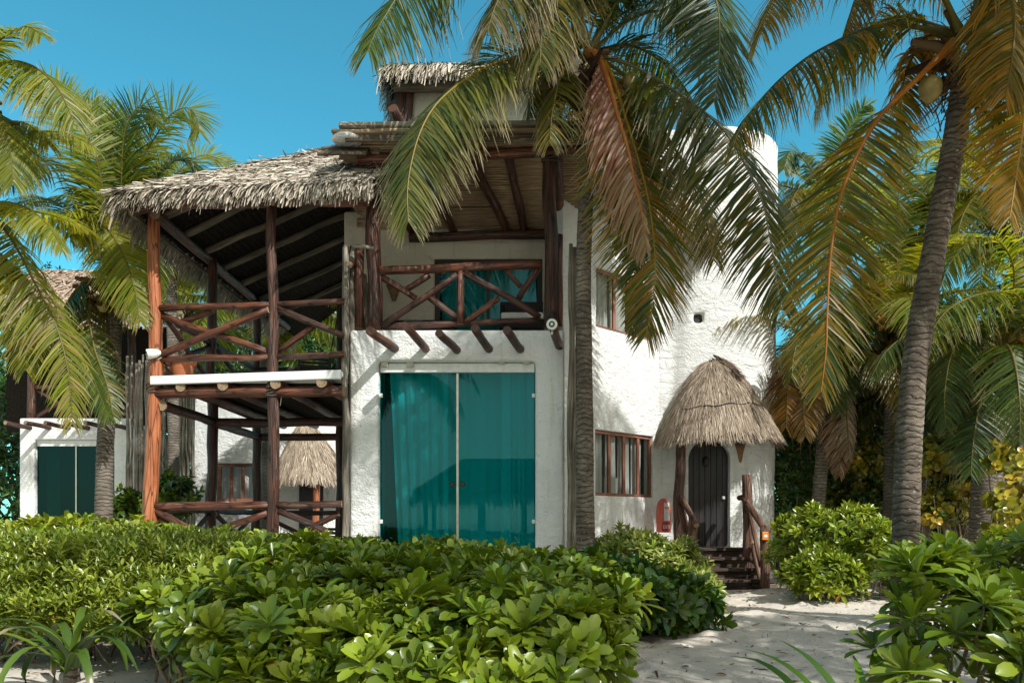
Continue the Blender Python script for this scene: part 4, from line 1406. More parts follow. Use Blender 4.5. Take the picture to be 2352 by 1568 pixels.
# ================================================================== things standing on and around the villa
# stick screens at both sides of the front block
def screen(name, label, pts, n, r, z0, z1, group, zj=.15, lean=0.0, mats=GW):
    root_at = Vector(pts[0]); root_at.z = 0
    mb = MB()
    for i in range(n):
        t = (i + .5) / n
        p = Vector(pts[0]).lerp(Vector(pts[1]), t) + Vector((RND.gauss(0, .012), RND.gauss(0, .02), 0))
        q = p + Vector((RND.gauss(0, .03) + lean, RND.gauss(0, .03), 0))
        mb.log((p.x, p.y, z0), (q.x, q.y, z1 + RND.uniform(-zj, zj)), r * RND.uniform(.75, 1.25), None, 12, 8, .03)
    o = mb.build(name, mats)
    return tag(o, label, 'screen', group)


screen('pole_screen', 'thin grey pole screen at the left edge of the white front block', ((-2.535, 12.04, 0), (-2.545, 13.9, 0)), 26, .036, .1, 5.42, 'weathered pole screens', .06)
screen('pole_screen', 'grey weathered pole screen between the glass front block and the leaning palm trunk', ((.85, 12.12, 0), (1.03, 12.30, 0)), 9, .03, .0, 5.36, 'weathered pole screens', .12, .02)

# steps and handrails at the plank door
st = thing('entrance_steps', 'dark wooden steps rising from the sand to the arched plank door', 'steps', (4.0, 14.4, 0))
for k, (z, yf_) in enumerate(((.735, 14.72), (.575, 14.42), (.39, 14.14), (.21, 13.86))):
    MB().box((3.36, yf_, z - .055), (4.62, yf_ + (.62 if k == 0 else .36), z)).build('tread', M['step'], st, .008)
    MB().box((3.40, yf_ + .06, z - .20), (4.58, yf_ + .09, z - .057)).build('riser', M['step'], st)
MB().box((4.38, 13.78, -.05), (4.6, 13.95, .14)).build('block', M['pale'], st, .01)
BW = [M['bwood'], M['cut']]
hr = thing('stair_handrail', 'log handrail with an orange tag on the outer side of the steps', 'handrail', (4.6, 14.0, 0), 'log handrails of the entrance steps')
logobj('newel_post', P(1718, 1330, 14.55), P(1716, 1090, 14.55), .095, .09, BW, hr)
logobj('newel_post', P(1757, 1372, 13.75), P(1757, 1205, 13.75), .088, .085, BW, hr)
logobj('rail', P(1708, 1142, 14.6), P(1762, 1222, 13.7), .062, .055, BW, hr)
logobj('brace', P(1722, 1165, 14.5), P(1748, 1300, 13.9), .045, .04, BW, hr)
logobj('brace', P(1730, 1250, 14.4), P(1752, 1360, 13.8), .05, .045, BW, hr)
logobj('peg', P(1698, 1143, 14.9), P(1722, 1140, 14.5), .05, .045, BW, hr)
h2 = thing('stair_handrail', 'short log handrail beside the canopy post on the window side of the steps', 'handrail', (3.1, 14.2, 0), 'log handrails of the entrance steps')
logobj('newel_post', P(1590, 1290, 13.9), P(1592, 1195, 13.9), .09, .085, BW, h2)
logobj('rail', P(1563, 1140, 14.45), P(1600, 1206, 13.75), .06, .05, BW, h2)
logobj('brace', P(1562, 1160, 14.4), P(1576, 1240, 14.0), .045, .04, BW, h2)
logobj('brace', P(1570, 1165, 14.4), P(1582, 1225, 14.0), .04, .035, BW, h2)
c = P(1757, 1230, 13.65)
mb = MB().box((c.x - .055, c.y - .03, c.z - .07), (c.x + .055, c.y, c.z + .07))
tg = tag(mb.build('post_tag', M['orange'], None, .008), 'small orange box with a white label fixed to the lower handrail post', 'tag')
MB().box((c.x - .028, c.y - .034, c.z - .02), (c.x + .03, c.y - .031, c.z + .022)).build('sticker', M['board'], tg)

# extinguisher in its red cover
eb = P(1524, 1183, 14.9)
ex = thing('fire_extinguisher', 'fire extinguisher under a red and silver vinyl cover on the wall below the window', 'extinguisher', (eb.x, eb.y, eb.z - .34))
mb = MB(); lathe(mb, eb, [(.10, -.32), (.135, -.30), (.14, .0), (.135, .15), (.11, .24), (.06, .30), (.02, .32)], 18)
for v in mb.v: v.y = eb.y + (v.y - eb.y) * .8
mb.build('cover', M['red'], ex)
def strip(name, xa, xb, za, zb, mat, pr=.007):
    mb = MB(); b = 0
    for j in range(9):
        z = za + (zb - za) * j / 8
        r = np.interp(z, [-.32, -.30, 0, .15, .24, .30], [.10, .135, .14, .135, .11, .06]) + pr
        for i in range(7):
            x = xa + (xb - xa) * i / 6
            x_ = max(-r * .98, min(r * .98, x))
            mb.v.append(Vector((eb.x + x_, eb.y - math.sqrt(r * r - x_ * x_) * .8, eb.z + z)))
    for j in range(8):
        for i in range(6): k = j * 7 + i; mb.face((k, k + 1, k + 8, k + 7), None, 0, True)
    return mb.build(name, mat, ex)
strip('silver_panel', -.01, .10, -.10, .24, M['cloth'])
strip('stripe', .0, .09, .12, .16, M['orange'], .010)
strip('label_panel', -.05, .115, -.30, -.12, mat_plain('dark_red_vinyl', (.28, .03, .03), .45), .010)
fc = bpy.data.curves.new('lettering', 'FONT'); fc.body = 'EXTI'; fc.size = .092; fc.extrude = .002; fc.align_x = 'CENTER'
ft = bpy.data.objects.new('lettering_curve', fc); COL.objects.link(ft)
fo = link('lettering', bpy.data.meshes.new_from_object(ft.evaluated_get(bpy.context.evaluated_depsgraph_get())), M['board'], ex)
bpy.data.objects.remove(ft)
fo.rotation_euler = (math.radians(90), 0, math.radians(12)); fo.location = (.030, -.141, .34 - .245); fo.scale = (.72, 1, 1)


# floodlights, sconces
def flood(px, py, Y, aim, label, r=.075):
    c = P(px, py, Y)
    root = thing('security_light', label, 'lamp', c, 'white security lights')
    d = Vector(aim).normalized()
    MB().tube([c - d * .13, c - d * .08, c, c + d * .06, c + d * .075], [.03, r * .8, r, r * 1.05, r * .98], 18).build('housing', M['lampw'], root, .004)
    MB().tube([c + d * .074, c + d * .079], [r * .62, r * .6], 18).build('lens', M['lens'], root)
    MB().tube([c + d * .079, c + d * .088], [r * .22, r * .2], 12).build('bulb', M['lampw'], root)
    MB().tube([c - d * .1, c - d * .12 + Vector((0, .04, -.06)), c + Vector((0, .1, -.1))], .016, 8).build('bracket', M['lampw'], root)


flood(1268, 746, 11.26, (-.1, -1, -.1), 'round white security light on the end of the rightmost roof log')
flood(349, 812, ty(-5.6) - .17, (-.9, -.5, -.25), 'white security light clamped to the orange corner post of the terrace')


def sconce(px, py, Y, label, h=.34, r=.12):
    c = P(px, py, Y)
    root = thing('wall_sconce', label, 'lamp', c, 'wicker cone sconces')
    mb = MB()
    prof = [(.015, -h), (.03, -h * .9), (r * .6, -h * .4), (r, 0)]
    n = 14
    for (rr, z) in prof:
        for i in range(n):
            a = math.pi * i / (n - 1)
            mb.v.append(c + Vector((rr * math.cos(a), -rr * math.sin(a) * .85, z)))
    for k in range(3):
        for i in range(n - 1):
            q = k * n + i
            mb.face((q, q + 1, q + n + 1, q + n), [(i / n, prof[k][1]), ((i + 1) / n, prof[k][1]), ((i + 1) / n, prof[k + 1][1]), (i / n, prof[k + 1][1])], 0, True)
    s = mb.build('shade', M['wicker'], root)
    md = s.modifiers.new('thick', 'SOLIDIFY'); md.thickness = .012
    fm = FM()
    for i in range(9):
        z = -h * .85 + i * h * .095
        rr = np.interp(z, [-h, -h * .9, -h * .4, 0], [.015, .03, r * .6, r]) + .006
        fm.tube([c + Vector((rr * math.cos(a), -rr * math.sin(a) * .85, z)) for a in np.linspace(0, math.pi, 12)], .007, (.25, .15, .08), 5)
    fm.build('weave', M['twig'], root)


sconce(1699, 1018, 15.3, 'wicker cone sconce on the round tower between plank door and wall edge', .37, .105)
sconce(905, 655, 14.17, 'wicker cone sconce on the cream balcony wall behind the log braces', .28, .13)

# terrace and balcony furniture
pc = P(417, 851, 13.0); pc.z = 3.476
pot = thing('plant_pot', 'terracotta pot standing on the white terrace slab beside the corner post', 'pot', pc)
mb = MB(); lathe(mb, pc, [(.13, 0), (.15, .02), (.20, .30), (.205, .31), (.235, .315), (.24, .40), (.215, .405), (.19, .33), (.14, .05)], 24); mb.build('bowl', M['terra'], pot)
MB().tube([pc + Vector((0, 0, .30)), pc + Vector((0, 0, .33))], [.185, .19], 20).build('soil', M['under'], pot)


def lounge(name, label, c, rz, slat=True, mat=None, group=None):
    root = thing(name, label, 'chair', c, group)
    m4 = Matrix.Translation(c) @ Matrix.Rotation(rz, 4, 'Z')
    mt = mat or M['dframe']
    seat = MB(); back = MB()
    if slat:
        for k in range(7): seat.box((-.28, -.28 + k * .085, .36), (.28, -.22 + k * .085, .385), 0, m4)
        for k in range(7): back.box((-.28, .31 + k * .02, .45 + k * .075), (.28, .33 + k * .02, .505 + k * .075), 0, m4)
    else:
        seat.box((-.36, -.33, .22), (.36, .33, .36), 0, m4); back.box((-.36, .28, .36), (.36, .42, .80), 0, m4)
    seat.build('seat', mt, root, .004); back.build('backrest', mt, root, .004)
    for sx in (-1, 1):
        for sy in (-1, 1):
            MB().box((sx * .29 - .025, sy * .29 - .025, 0), (sx * .29 + .025, sy * .29 + .025, .95 if sy > 0 and slat else .58 if slat else .22), 0, m4).build('leg', mt, root)
        MB().box((sx * .30 - .03, -.32, .582), (sx * .30 + .03, .30, .615), 0, m4).build('armrest', mt, root, .004)
    return root


lounge('slatted_chair', 'dark slatted chair on the upper terrace behind the right rail bay', Vector((-3.75, 15.2, 3.476)), .3)
tb = thing('terrace_table', 'low dark table on the upper terrace next to the slatted chair', 'table', Vector((-4.4, 14.4, 3.476)))
MB().box((-4.9, 14.1, 3.86), (-3.9, 14.7, 3.90)).build('tabletop', M['dframe'], tb, .006)
for x in (-4.84, -3.96):
    for y in (14.16, 14.64): MB().box((x - .03, y - .03, 3.476), (x + .03, y + .03, 3.859)).build('leg', M['dframe'], tb)
bn = lounge('armchair', 'black armchair with a pale cushion on the balcony behind the right braces', Vector((.16, 13.0, 4.081)), 0, False, M['black'])
MB().box((-.18, 12.69, 4.445), (.50, 13.26, 4.56)).build('cushion', M['cushion'], bn, .04, 3)
bc = thing('bench', 'low black bench on the balcony behind the left braces', 'bench', Vector((-1.4, 13.0, 4.081)))
MB().box((-1.95, 12.75, 4.33), (-.9, 13.25, 4.45)).build('seat', M['black'], bc, .02)
for x in (-1.88, -.97):
    for y in (12.8, 13.2): MB().box((x - .03, y - .03, 4.081), (x + .03, y + .03, 4.329)).build('leg', M['black'], bc)
lounge('slatted_chair', 'dark slatted chair in the shade under the terrace behind the lower rail', Vector((-3.2, 14.9, .15)), .2)

# ================================================================== the neighbouring villa
NV = thing('neighbour_villa', 'second white villa with teal glass doors and thatch standing behind the left palms', 'house', (-13, 24, 0))
wall('front_wall', lambda u, z, d: (u, 24 + d, z), (-14.85, -11.4), (-.1, 4.35), [(-14.4, -12.0, .4, 3.70)], .3, M['white'], NV, bevel=.05)
MB().box((-14.38, 24.12, 3.52), (-12.02, 24.18, 3.69)).build('transom_board', M['board'], NV)
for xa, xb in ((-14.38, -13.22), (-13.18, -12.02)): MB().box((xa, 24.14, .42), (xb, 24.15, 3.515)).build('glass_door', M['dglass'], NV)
MB().box((-13.22, 24.11, .42), (-13.18, 24.138, 3.515)).build('door_strip', M['metal'], NV)
mb = MB().box((-14.6, 26, 0), (-11.5, 26.1, 4.2)); mb.box((-14.8, 24.3, 0), (-14.6, 26, 4.2)); mb.box((-11.6, 24.3, 0), (-11.42, 26, 4.2)); mb.box((-14.6, 24.3, 4.0), (-11.6, 26, 4.2)); mb.build('bedroom', M['room'], NV)
curtain(NV, -14.3, -13.9, 24.5, .4, 3.6, M['curtain'], 4, .05); curtain(NV, -12.4, -12.05, 24.5, .4, 3.6, M['curtain'], 4, .05)
for i in range(6):
    x = -14.5 + i * .58
    logobj('roof_log', (x, 24.1, 4.05), (x - .2, 23.1, 4.1), .07, .065, DW, NV)
for x in (-14.6, -11.55): logobj('post', (x, 24.2, 4.3), (x, 24.2, 7.4), .12, .11, DW, NV)
n1_ = logobj('railing', (-14.5, 24.2, 5.3), (-11.6, 24.2, 5.3), .07, .07, DW, NV)
for a, b in ((-14.5, -13.05), (-13.05, -14.5), (-13.05, -11.6), (-11.6, -13.05)):
    logobj('brace', (a, 24.22, 4.4), (b, 24.24, 5.25), .055, .055, DW, n1_)
MB().box((-16.5, 26.0, 4.2), (-10.8, 26.2, 7.6)).build('balcony_wall', M['under'], NV)  # near-black colour stands in for the shade of the balcony recess
NE = [Vector((-16.6, 23.2, 7.3)), Vector((-9.6, 23.2, 7.3)), Vector((-10.5, 26.5, 9.6)), Vector((-15.5, 26.5, 9.6))]
mb = MB()
for p in NE: mb.v += [p - Vector((0, 0, .15)), p]
mb.face((0, 6, 4, 2)); mb.face((1, 3, 5, 7))
for a, b in ((0, 2), (2, 4), (4, 6), (6, 0)): mb.face((a, b, b + 1, a + 1))
nr_ = mb.build('thatch_roof', M['under'], NV)
fm = FM(); thatch_patch(fm, *NE, 4500, .4, .05, pal=[(.40, .30, .23), (.50, .40, .31), (.3, .21, .15)], fringe=900, fl=.4); fm.build('thatch', M['thatch'], nr_)
# its round house wall with window and door under a straw canopy
NW = [(-10.6, 26.4), (-8.6, 26.2), (-7.4, 26.6), (-6.4, 27.0), (-4.6, 27.4)]
Nc, NL = spline([(x, y, 0) for x, y in NW], 80)
def nmap(u, z, d):
    t = max(0, min(1, u / NL)) * 79; i = min(78, int(t)); p = Nc[i] + (Nc[i + 1] - Nc[i]) * (t - i)
    return (p[0], p[1] + d, z)
wall('house_wall', nmap, (0, NL), (-.1, 5.3), [(.85, 2.45, 1.9, 3.15)], .25, M['white'], NV, step=.3, bevel=.04)
mb = MB()
for k in range(5): mb.box((-9.72 + k * .385, 26.32, 1.92), (-9.62 + k * .385, 26.40, 3.13))
mb.box((-9.75, 26.30, 1.9), (-8.1, 26.38, 2.0)); mb.box((-9.75, 26.30, 3.05), (-8.1, 26.38, 3.15)); nw = mb.build('window', M['frame'], NV)
curtain(nw, -9.7, -8.15, 26.55, 1.9, 3.15, M['linen'], 7, .05)
nA = Vector((-6.95, 26.75, 4.65)); nC = Vector((-6.75, 26.8, 2.75))
def ncone(ph, v):
    wv = v ** .86
    return Vector((nA.x + (nC.x + 1.25 * math.cos(ph) - nA.x) * wv, nA.y + (nC.y - 1.35 * math.sin(ph) - nA.y) * wv, nA.z + (nC.z - nA.z) * v ** 1.1))
mb = MB()
for j in range(7):
    for i in range(21): mb.v.append(ncone(-.1 + (math.pi + .2) * i / 20, j / 6 * .97))
for j in range(6):
    for i in range(20): k = j * 21 + i; mb.face((k, k + 1, k + 22, k + 21), None, 0, True)
nc = mb.build('door_canopy', M['under'], NV); md = nc.modifiers.new('thick', 'SOLIDIFY'); md.thickness = .12
fm = FM(); cone_straw(fm, ncone, 5000, 2200, STRAW, .5, .025); fm.build('straw', M['straw'], nc)
MB().box((-7.1, 26.55, .7), (-6.3, 26.6, 2.75)).build('plank_door', M['door'], NV)
logobj('canopy_post', (-6.35, 25.7, 0), (-6.3, 25.7, 2.9), .12, .11, OW, NV)
logobj('canopy_post', (-7.75, 25.6, 0), (-7.75, 25.6, 2.9), .11, .11, DW, NV)
screen('pole_screen', 'tall dappled screen of grey sticks beside the second villa behind the corner post', ((-11.1, 23.0, 0), (-9.0, 22.6, 0)), 46, .035, .0, 5.75, 'weathered pole screens', .3)

# ================================================================== palms
def pal_root(label, c, group='coconut palms'):
    return thing('coconut_palm', label, 'palm', (c[0], c[1], ground_z(c[0], c[1])), group)


def px_pts(l, Y0_, Y1_):
    n = len(l)
    return [P(x, y, Y0_ + (Y1_ - Y0_) * (i / (n - 1)) ** .9) for i, (x, y) in enumerate(l)]


# --- palm in front of the villa
C1 = P(1338, 140, 11.5)
p1 = pal_root('straight thin-trunked coconut palm before the villa with one dead red-brown frond', (1.05, 11.4))
trunk(p1, [Vector((1.07, 11.4, -.1)), P(1345, 1250, 11.4), P(1343, 1000, 11.4), P(1341, 800, 11.4), P(1340, 620, 11.42), P(1346, 450, 11.45), P(1352, 300, 11.5), P(1342, 170, 11.5)], .138, .098, M['bark2'], rings=.075, flare=1.25)
crown_heart(p1, C1, .17, 16)
frond(p1, px_pts([(1318, 148), (1241, 123), (1178, 134), (1108, 158), (1038, 206), (996, 248), (966, 302), (946, 369), (936, 439), (938, 510)], 11.4, 10.4), 1.16, MIXG[:2] + [(.17, .17, .03)], 92, .7, (.15, .8), w=.040, dry=.6, ribr=.034, a1=20, rib=(.30, .22, .03))
frond(p1, px_pts([(1318, 110), (1240, -40), (1120, -110), (1000, -95), (925, -22), (882, 42), (862, 76), (845, 118)], 11.4, 10.2), 1.22, GREEN, 92, .8, (.1, .8), w=.038, dry=.25, a1=18)
frond(p1, px_pts([(1325, 100), (1290, -30), (1230, -80), (1175, -50), (1140, 10), (1120, 70)], 11.4, 10.5), 1.16, MIXG[:2] + TAN[:1], 76, 1.2, (0, .5), w=.038, dry=.9)
frond(p1, px_pts([(1330, 110), (1310, -60), (1260, -120), (1200, -90), (1165, 0), (1150, 90)], 11.6, 12.6), 1.10, DGREEN, 70, .9, (0, .4), w=.038, dry=.3)
frond(p1, px_pts([(1345, 110), (1330, 0), (1300, -60), (1262, -20), (1246, 60), (1240, 150)], 11.3, 10.4), 0.92, MIXG, 70, 1.3, (0, .4), w=.035, dry=.9)
frond(p1, px_pts([(1362, 110), (1440, -30), (1540, -95), (1612, -60), (1646, 5), (1653, 90), (1646, 190), (1640, 235)], 11.4, 10.1), 1.12, DGREEN, 88, .5, (0, .95), w=.040, dry=.15, a1=22)
frond(p1, px_pts([(1358, 115), (1400, 0), (1470, -80), (1550, -80), (1610, -30), (1640, 60)], 11.5, 11.0), 1.16, GREEN, 84, .95, (0, .25), w=.038, dry=.2)
frond(p1, px_pts([(1362, 118), (1440, 50), (1530, 25), (1620, 60), (1690, 140), (1715, 220)], 11.5, 12.2), 1.04, GREEN, 76, .9, (0, .45), w=.036, dry=.2)
frond(p1, px_pts([(1352, 120), (1372, 128), (1392, 170), (1421, 270), (1443, 345), (1458, 420), (1474, 490), (1486, 575)], 11.35, 10.7), .88, [(.36, .27, .14), (.24, .15, .075), (.42, .34, .21)], 84, .9, (.5, .5), w=.046, dry=.75, base=(.24, .055, .018), label='dead red-brown frond hanging straight down', rib=(.5, .22, .05), ribr=.045, t0=.10, a0=50, a1=16)
frond(p1, px_pts([(1358, 120), (1400, 160), (1440, 280), (1475, 400), (1491, 470), (1501, 545), (1505, 620), (1500, 690), (1484, 770)], 11.3, 10.5), 1.07, GREEN + GOLD, 92, .45, (.3, .95), w=.038, dry=.2, rib=(.35, .25, .03), a1=18)
frond(p1, px_pts([(1352, 120), (1395, 200), (1430, 330), (1448, 480), (1456, 600), (1456, 700), (1450, 770)], 11.5, 11.2), .46, DGREEN + MIXG, 80, .6, (.3, .9), w=.034, dry=.2, a1=18)
frond(p1, px_pts([(1362, 125), (1450, 150), (1560, 215), (1651, 287), (1692, 343), (1728, 410), (1753, 470), (1768, 545), (1780, 620), (1796, 700)], 11.4, 10.2), 1.32, DGREEN[1:] + MIXG, 104, .55, (.2, .9), w=.042, dry=.3, a1=20, rib=(.2, .19, .12))
frond(p1, px_pts([(1360, 130), (1430, 170), (1500, 260), (1570, 380), (1620, 500), (1640, 600)], 11.7, 11.9), 0.98, MIXG, 84, .7, (.2, .9), w=.036, dry=.3)
frond(p1, px_pts([(1360, 120), (1450, 105), (1540, 160), (1600, 250), (1630, 340)], 11.8, 12.8), 0.98, YGREEN + GREEN, 72, .8, (0, .6), w=.036, dry=.2)
frond(p1, px_pts([(1355, 120), (1420, 190), (1470, 260), (1510, 360), (1530, 450)], 12.0, 13.0), .8, YGREEN + TAN[:1], 72, 1.0, (0, .6), w=.036, dry=.6)
frond(p1, px_pts([(1325, 140), (1270, 160), (1220, 230), (1205, 320)], 11.7, 12.6), 0.76, MIXG, 60, 1.0, (0, .6), w=.03, dry=.8)
frond(p1, px_pts([(1322, 135), (1290, 170), (1270, 250), (1262, 330)], 11.2, 10.9), 0.61, MIXG, 50, 1.0, (0, .7), w=.028, dry=.9, tatter=.4)
for az, el, L in ((100, 55, 3.2), (60, 40, 3.4), (140, 40, 3.3), (20, 62, 3.0), (-60, 60, 2.8)):
    frond(p1, arch(C1, az, el, L, 100), .8, GREEN, 60, .7, (0, 0))
for px, py, dy in ((1290, 92, -.2), (1310, 118, .25), (1388, 190, -.1), (1448, 188, .1)): coconut(p1, P(px, py, 11.4 + dy), .115, M['coconut'])
for px, py, a, b in ((1322, 128, 1318, 188), (1490, 170, 1478, 215)):                       # pale boat-shaped flower sheaths
    fm = FM(); A0, B0 = np.array(P(px, py, 11.2)), np.array(P(a, b, 11.1))
    t = np.linspace(0, 1, 8)[:, None]; mid = A0 * (1 - t) + B0 * t; ww = np.array([.05, .09, .11, .11, .10, .07, .04, .005])[:, None]
    sdx = np.array([1, 0, 0.]); fm.grid(np.stack([mid - sdx * ww, mid + np.array([0, -.05, 0]), mid + sdx * ww], 1)[None], np.tile([[[.42, .38, .33]]], (1, 8, 1)))
    fm.build('flower_sheath', M['twig'], p1)

# --- tall leaning palm at the right
C2 = P(2222, 85, 8.9)
p2 = pal_root('leaning coconut palm with a thick ringed trunk on the right and backlit golden fronds', (4.36, 8.8))
trunk(p2, [Vector((4.34, 8.8, -.1)), P(2080, 1260, 8.8), P(2086, 1050, 8.8), P(2100, 850, 8.8), P(2130, 660, 8.8), P(2165, 470, 8.85), P(2196, 300, 8.9), P(2216, 150, 8.9)], .150, .118, M['bark2'], rings=.07, flare=1.12)
crown_heart(p2, C2, .2, 18)
GO = [(.07, .10, .012), GOLD[0], GOLD[1], (.34, .19, .018)]
frond(p2, px_pts([(2200, 85), (2128, 66), (2013, 62), (1891, 111), (1808, 168), (1746, 230), (1706, 282), (1684, 335)], 8.8, 8.4), .82, GO + DGREEN, 88, 1.0, (0, .35), w=.030, dry=.15, a1=22, rib=(.12, .12, .03))
frond(p2, px_pts([(2205, 70), (2130, -70), (1990, -130), (1850, -90), (1780, -10), (1745, 80)], 8.7, 7.9), .85, GO, 84, 1.0, (0, .3), w=.028, dry=.2)
frond(p2, px_pts([(2200, 72), (2150, -30), (2070, -80), (1990, -40), (1950, 40), (1935, 120)], 8.9, 9.2), .75, GO + GOLD, 76, 1.0, (0, .3), w=.028, dry=.2)
frond(p2, px_pts([(2190, 100), (2108, 180), (2025, 263), (1972, 349), (1931, 451), (1912, 554), (1904, 640), (1900, 730), (1898, 800), (1886, 900)], 8.7, 7.9), .80, GO + DGREEN[1:] + GOLD[:1], 96, .42, (.1, .92), w=.032, dry=.2, a1=20, rib=(.42, .20, .03), ribr=.038, t0=.24)
frond(p2, px_pts([(2185, 90), (2128, 84), (2083, 160), (2070, 240), (2066, 320)], 9.1, 9.8), .62, GOLD, 64, .9, (0, .5), w=.028, dry=.2)
frond(p2, px_pts([(2195, 75), (2060, 40), (1960, 90), (1900, 170), (1870, 260)], 9.2, 10.4), .8, GOLD + YGREEN, 72, 1.0, (0, .4), w=.03, dry=.2)
frond(p2, px_pts([(2235, 80), (2300, 30), (2345, 70), (2362, 160), (2352, 280), (2335, 400), (2320, 500)], 8.7, 7.9), .72, GOLD, 88, .65, (0, .8), w=.030, dry=.1, rib=(.45, .33, .12), a1=20)
frond(p2, px_pts([(2232, 70), (2262, -30), (2310, -40), (2330, 40), (2325, 130), (2310, 220)], 8.6, 8.0), .72, GO + GOLD, 80, .8, (0, .7), w=.029, dry=.1)
frond(p2, px_pts([(2240, 75), (2310, -20), (2400, -10), (2450, 90), (2460, 220), (2440, 360)], 8.8, 8.6), .85, GO, 84, .8, (0, .7), w=.03, dry=.15)
frond(p2, px_pts([(2240, 85), (2290, 90), (2340, 170), (2370, 290), (2380, 400)], 9.2, 10.0), .75, GOLD + YGREEN, 76, .8, (0, .6), w=.03, dry=.15)
frond(p2, px_pts([(2232, 85), (2262, 110), (2290, 190), (2300, 290), (2298, 350)], 9.1, 9.2), .5, GOLD, 60, .8, (0, .7), w=.026, dry=.3)
for az, el, L in ((20, 60, 3.0), (-90, 62, 2.8), (-40, 50, 3.2)):
    frond(p2, arch(C2, az, el, L, 95), .75, GO, 60, .7, (0, 0), w=.03)
coconut(p2, P(2137, 204, 8.75), .125, M['coconut'])
for px, py, dy in ((2196, 175, .15), (2252, 190, .2)): coconut(p2, P(px, py, 8.9 + dy), .10, M['coconut'])
fm = FM()
for i in range(14):
    a = P(2175 + RND.uniform(-8, 20), 190 + RND.uniform(-20, 30), 8.8); d = Vector((RND.uniform(-.45, -.05), RND.uniform(-.2, .2), RND.uniform(-.45, -.15)))
    fm.tube([a, a + d * .5 + Vector((0, 0, .03)), a + d], [.008, .006, .002], (.12, .07, .035), 5)
fm.build('flower_stalks', M['twig'], p2)


def bg_palm(label, cpx, cpy, Y, tr_pts, tr0, tr1, fr, pal, mat=None, heart=.16, autos=(), w=.034, dens=64, base=None, nuts=(), rings=.08, group='coconut palms', skirt=0):
    c = P(cpx, cpy, Y)
    b = tr_pts[0]
    r = pal_root(label, (b.x, b.y), group)
    trunk(r, tr_pts, tr0, tr1, mat or M['bark'], rings=rings)
    crown_heart(r, c, heart, 14)
    for l, Y1, Lm, pl, dr, fc in fr:
        frond(r, px_pts(l, Y, Y1), Lm, pl or pal, dens, dr, fc, w=w, dry=.25)
    for az, el, L, bend in autos:
        frond(r, arch(c + Vector((0, 0, .05)), az, el, L, bend, twist=RND.uniform(-12, 12)), RND.uniform(.62, .82), pal, 58, .75, (0, RND.uniform(0, .3)), w=w, dry=.25)
    for i in range(skirt):
        az = RND.uniform(0, 360)
        frond(r, arch(c + Vector((0, 0, -.15)), az, RND.uniform(-30, 0), RND.uniform(1.4, 2.0), 70), .5, BROWN + TAN, 46, 1.2, (0, .3), w=.03, dry=.6, label='dead dry frond hanging against the trunk', tatter=.15)
    for (x, y, dy, rr, m) in nuts: coconut(r, P(x, y, Y + dy), rr, M[m])
    return r


def ring_autos(n, L, el=(5, 70), bend=(70, 115), a0=0):
    return [(a0 + i * 137.5 + RND.uniform(-15, 15), el[1] - (el[1] - el[0]) * ((i + .5) / n), L * RND.uniform(.85, 1.12), RND.uniform(*bend)) for i in range(n)]


G_ = (0, .75)
# behind the leaning trunk: young palm with orange nuts
bg_palm('young palm with a cluster of orange coconuts just left of the leaning trunk', 2045, 745, 15.6,
        [Vector(P(2042, 1360, 15.6)), P(2044, 1150, 15.6), P(2046, 950, 15.6), P(2047, 780, 15.6)], .14, .12,
        [([(2048, 740), (2058, 640), (2060, 540), (2064, 440), (2085, 360)], 14.9, .85, YGREEN, .5, (.2, .9)),
         ([(2040, 740), (2010, 640), (1970, 560), (1910, 520), (1860, 560)], 15.1, .8, YGREEN, .7, G_),
         ([(2055, 740), (2110, 640), (2180, 580), (2250, 570), (2300, 610)], 15.1, .8, YGREEN, .7, G_),
         ([(2055, 745), (2100, 700), (2150, 740), (2185, 810), (2225, 900)], 14.6, .75, GOLD + YGREEN, .6, (0, .85)),
         ([(2035, 750), (1990, 720), (1950, 770), (1930, 850), (1925, 940)], 14.9, .7, GREEN, .7, G_),
         ([(2052, 750), (2090, 780), (2070, 850), (2050, 920)], 14.9, .5, GOLD, .6, G_),
         ([(2044, 738), (2030, 600), (2000, 470), (1955, 390), (1900, 380)], 16.2, .85, YGREEN, .6, G_),
         ([(2050, 738), (2090, 600), (2140, 480), (2200, 420), (2260, 440)], 16.4, .85, YGREEN, .6, G_)],
        YGREEN, autos=ring_autos(9, 3.2, (5, 75)), nuts=((2012, 732, -.3, .09, 'ococonut'), (2024, 722, -.32, .085, 'ococonut'), (2018, 748, -.34, .09, 'ococonut'), (2002, 745, -.3, .08, 'ococonut'), (2028, 742, -.36, .075, 'ococonut')), heart=.17)
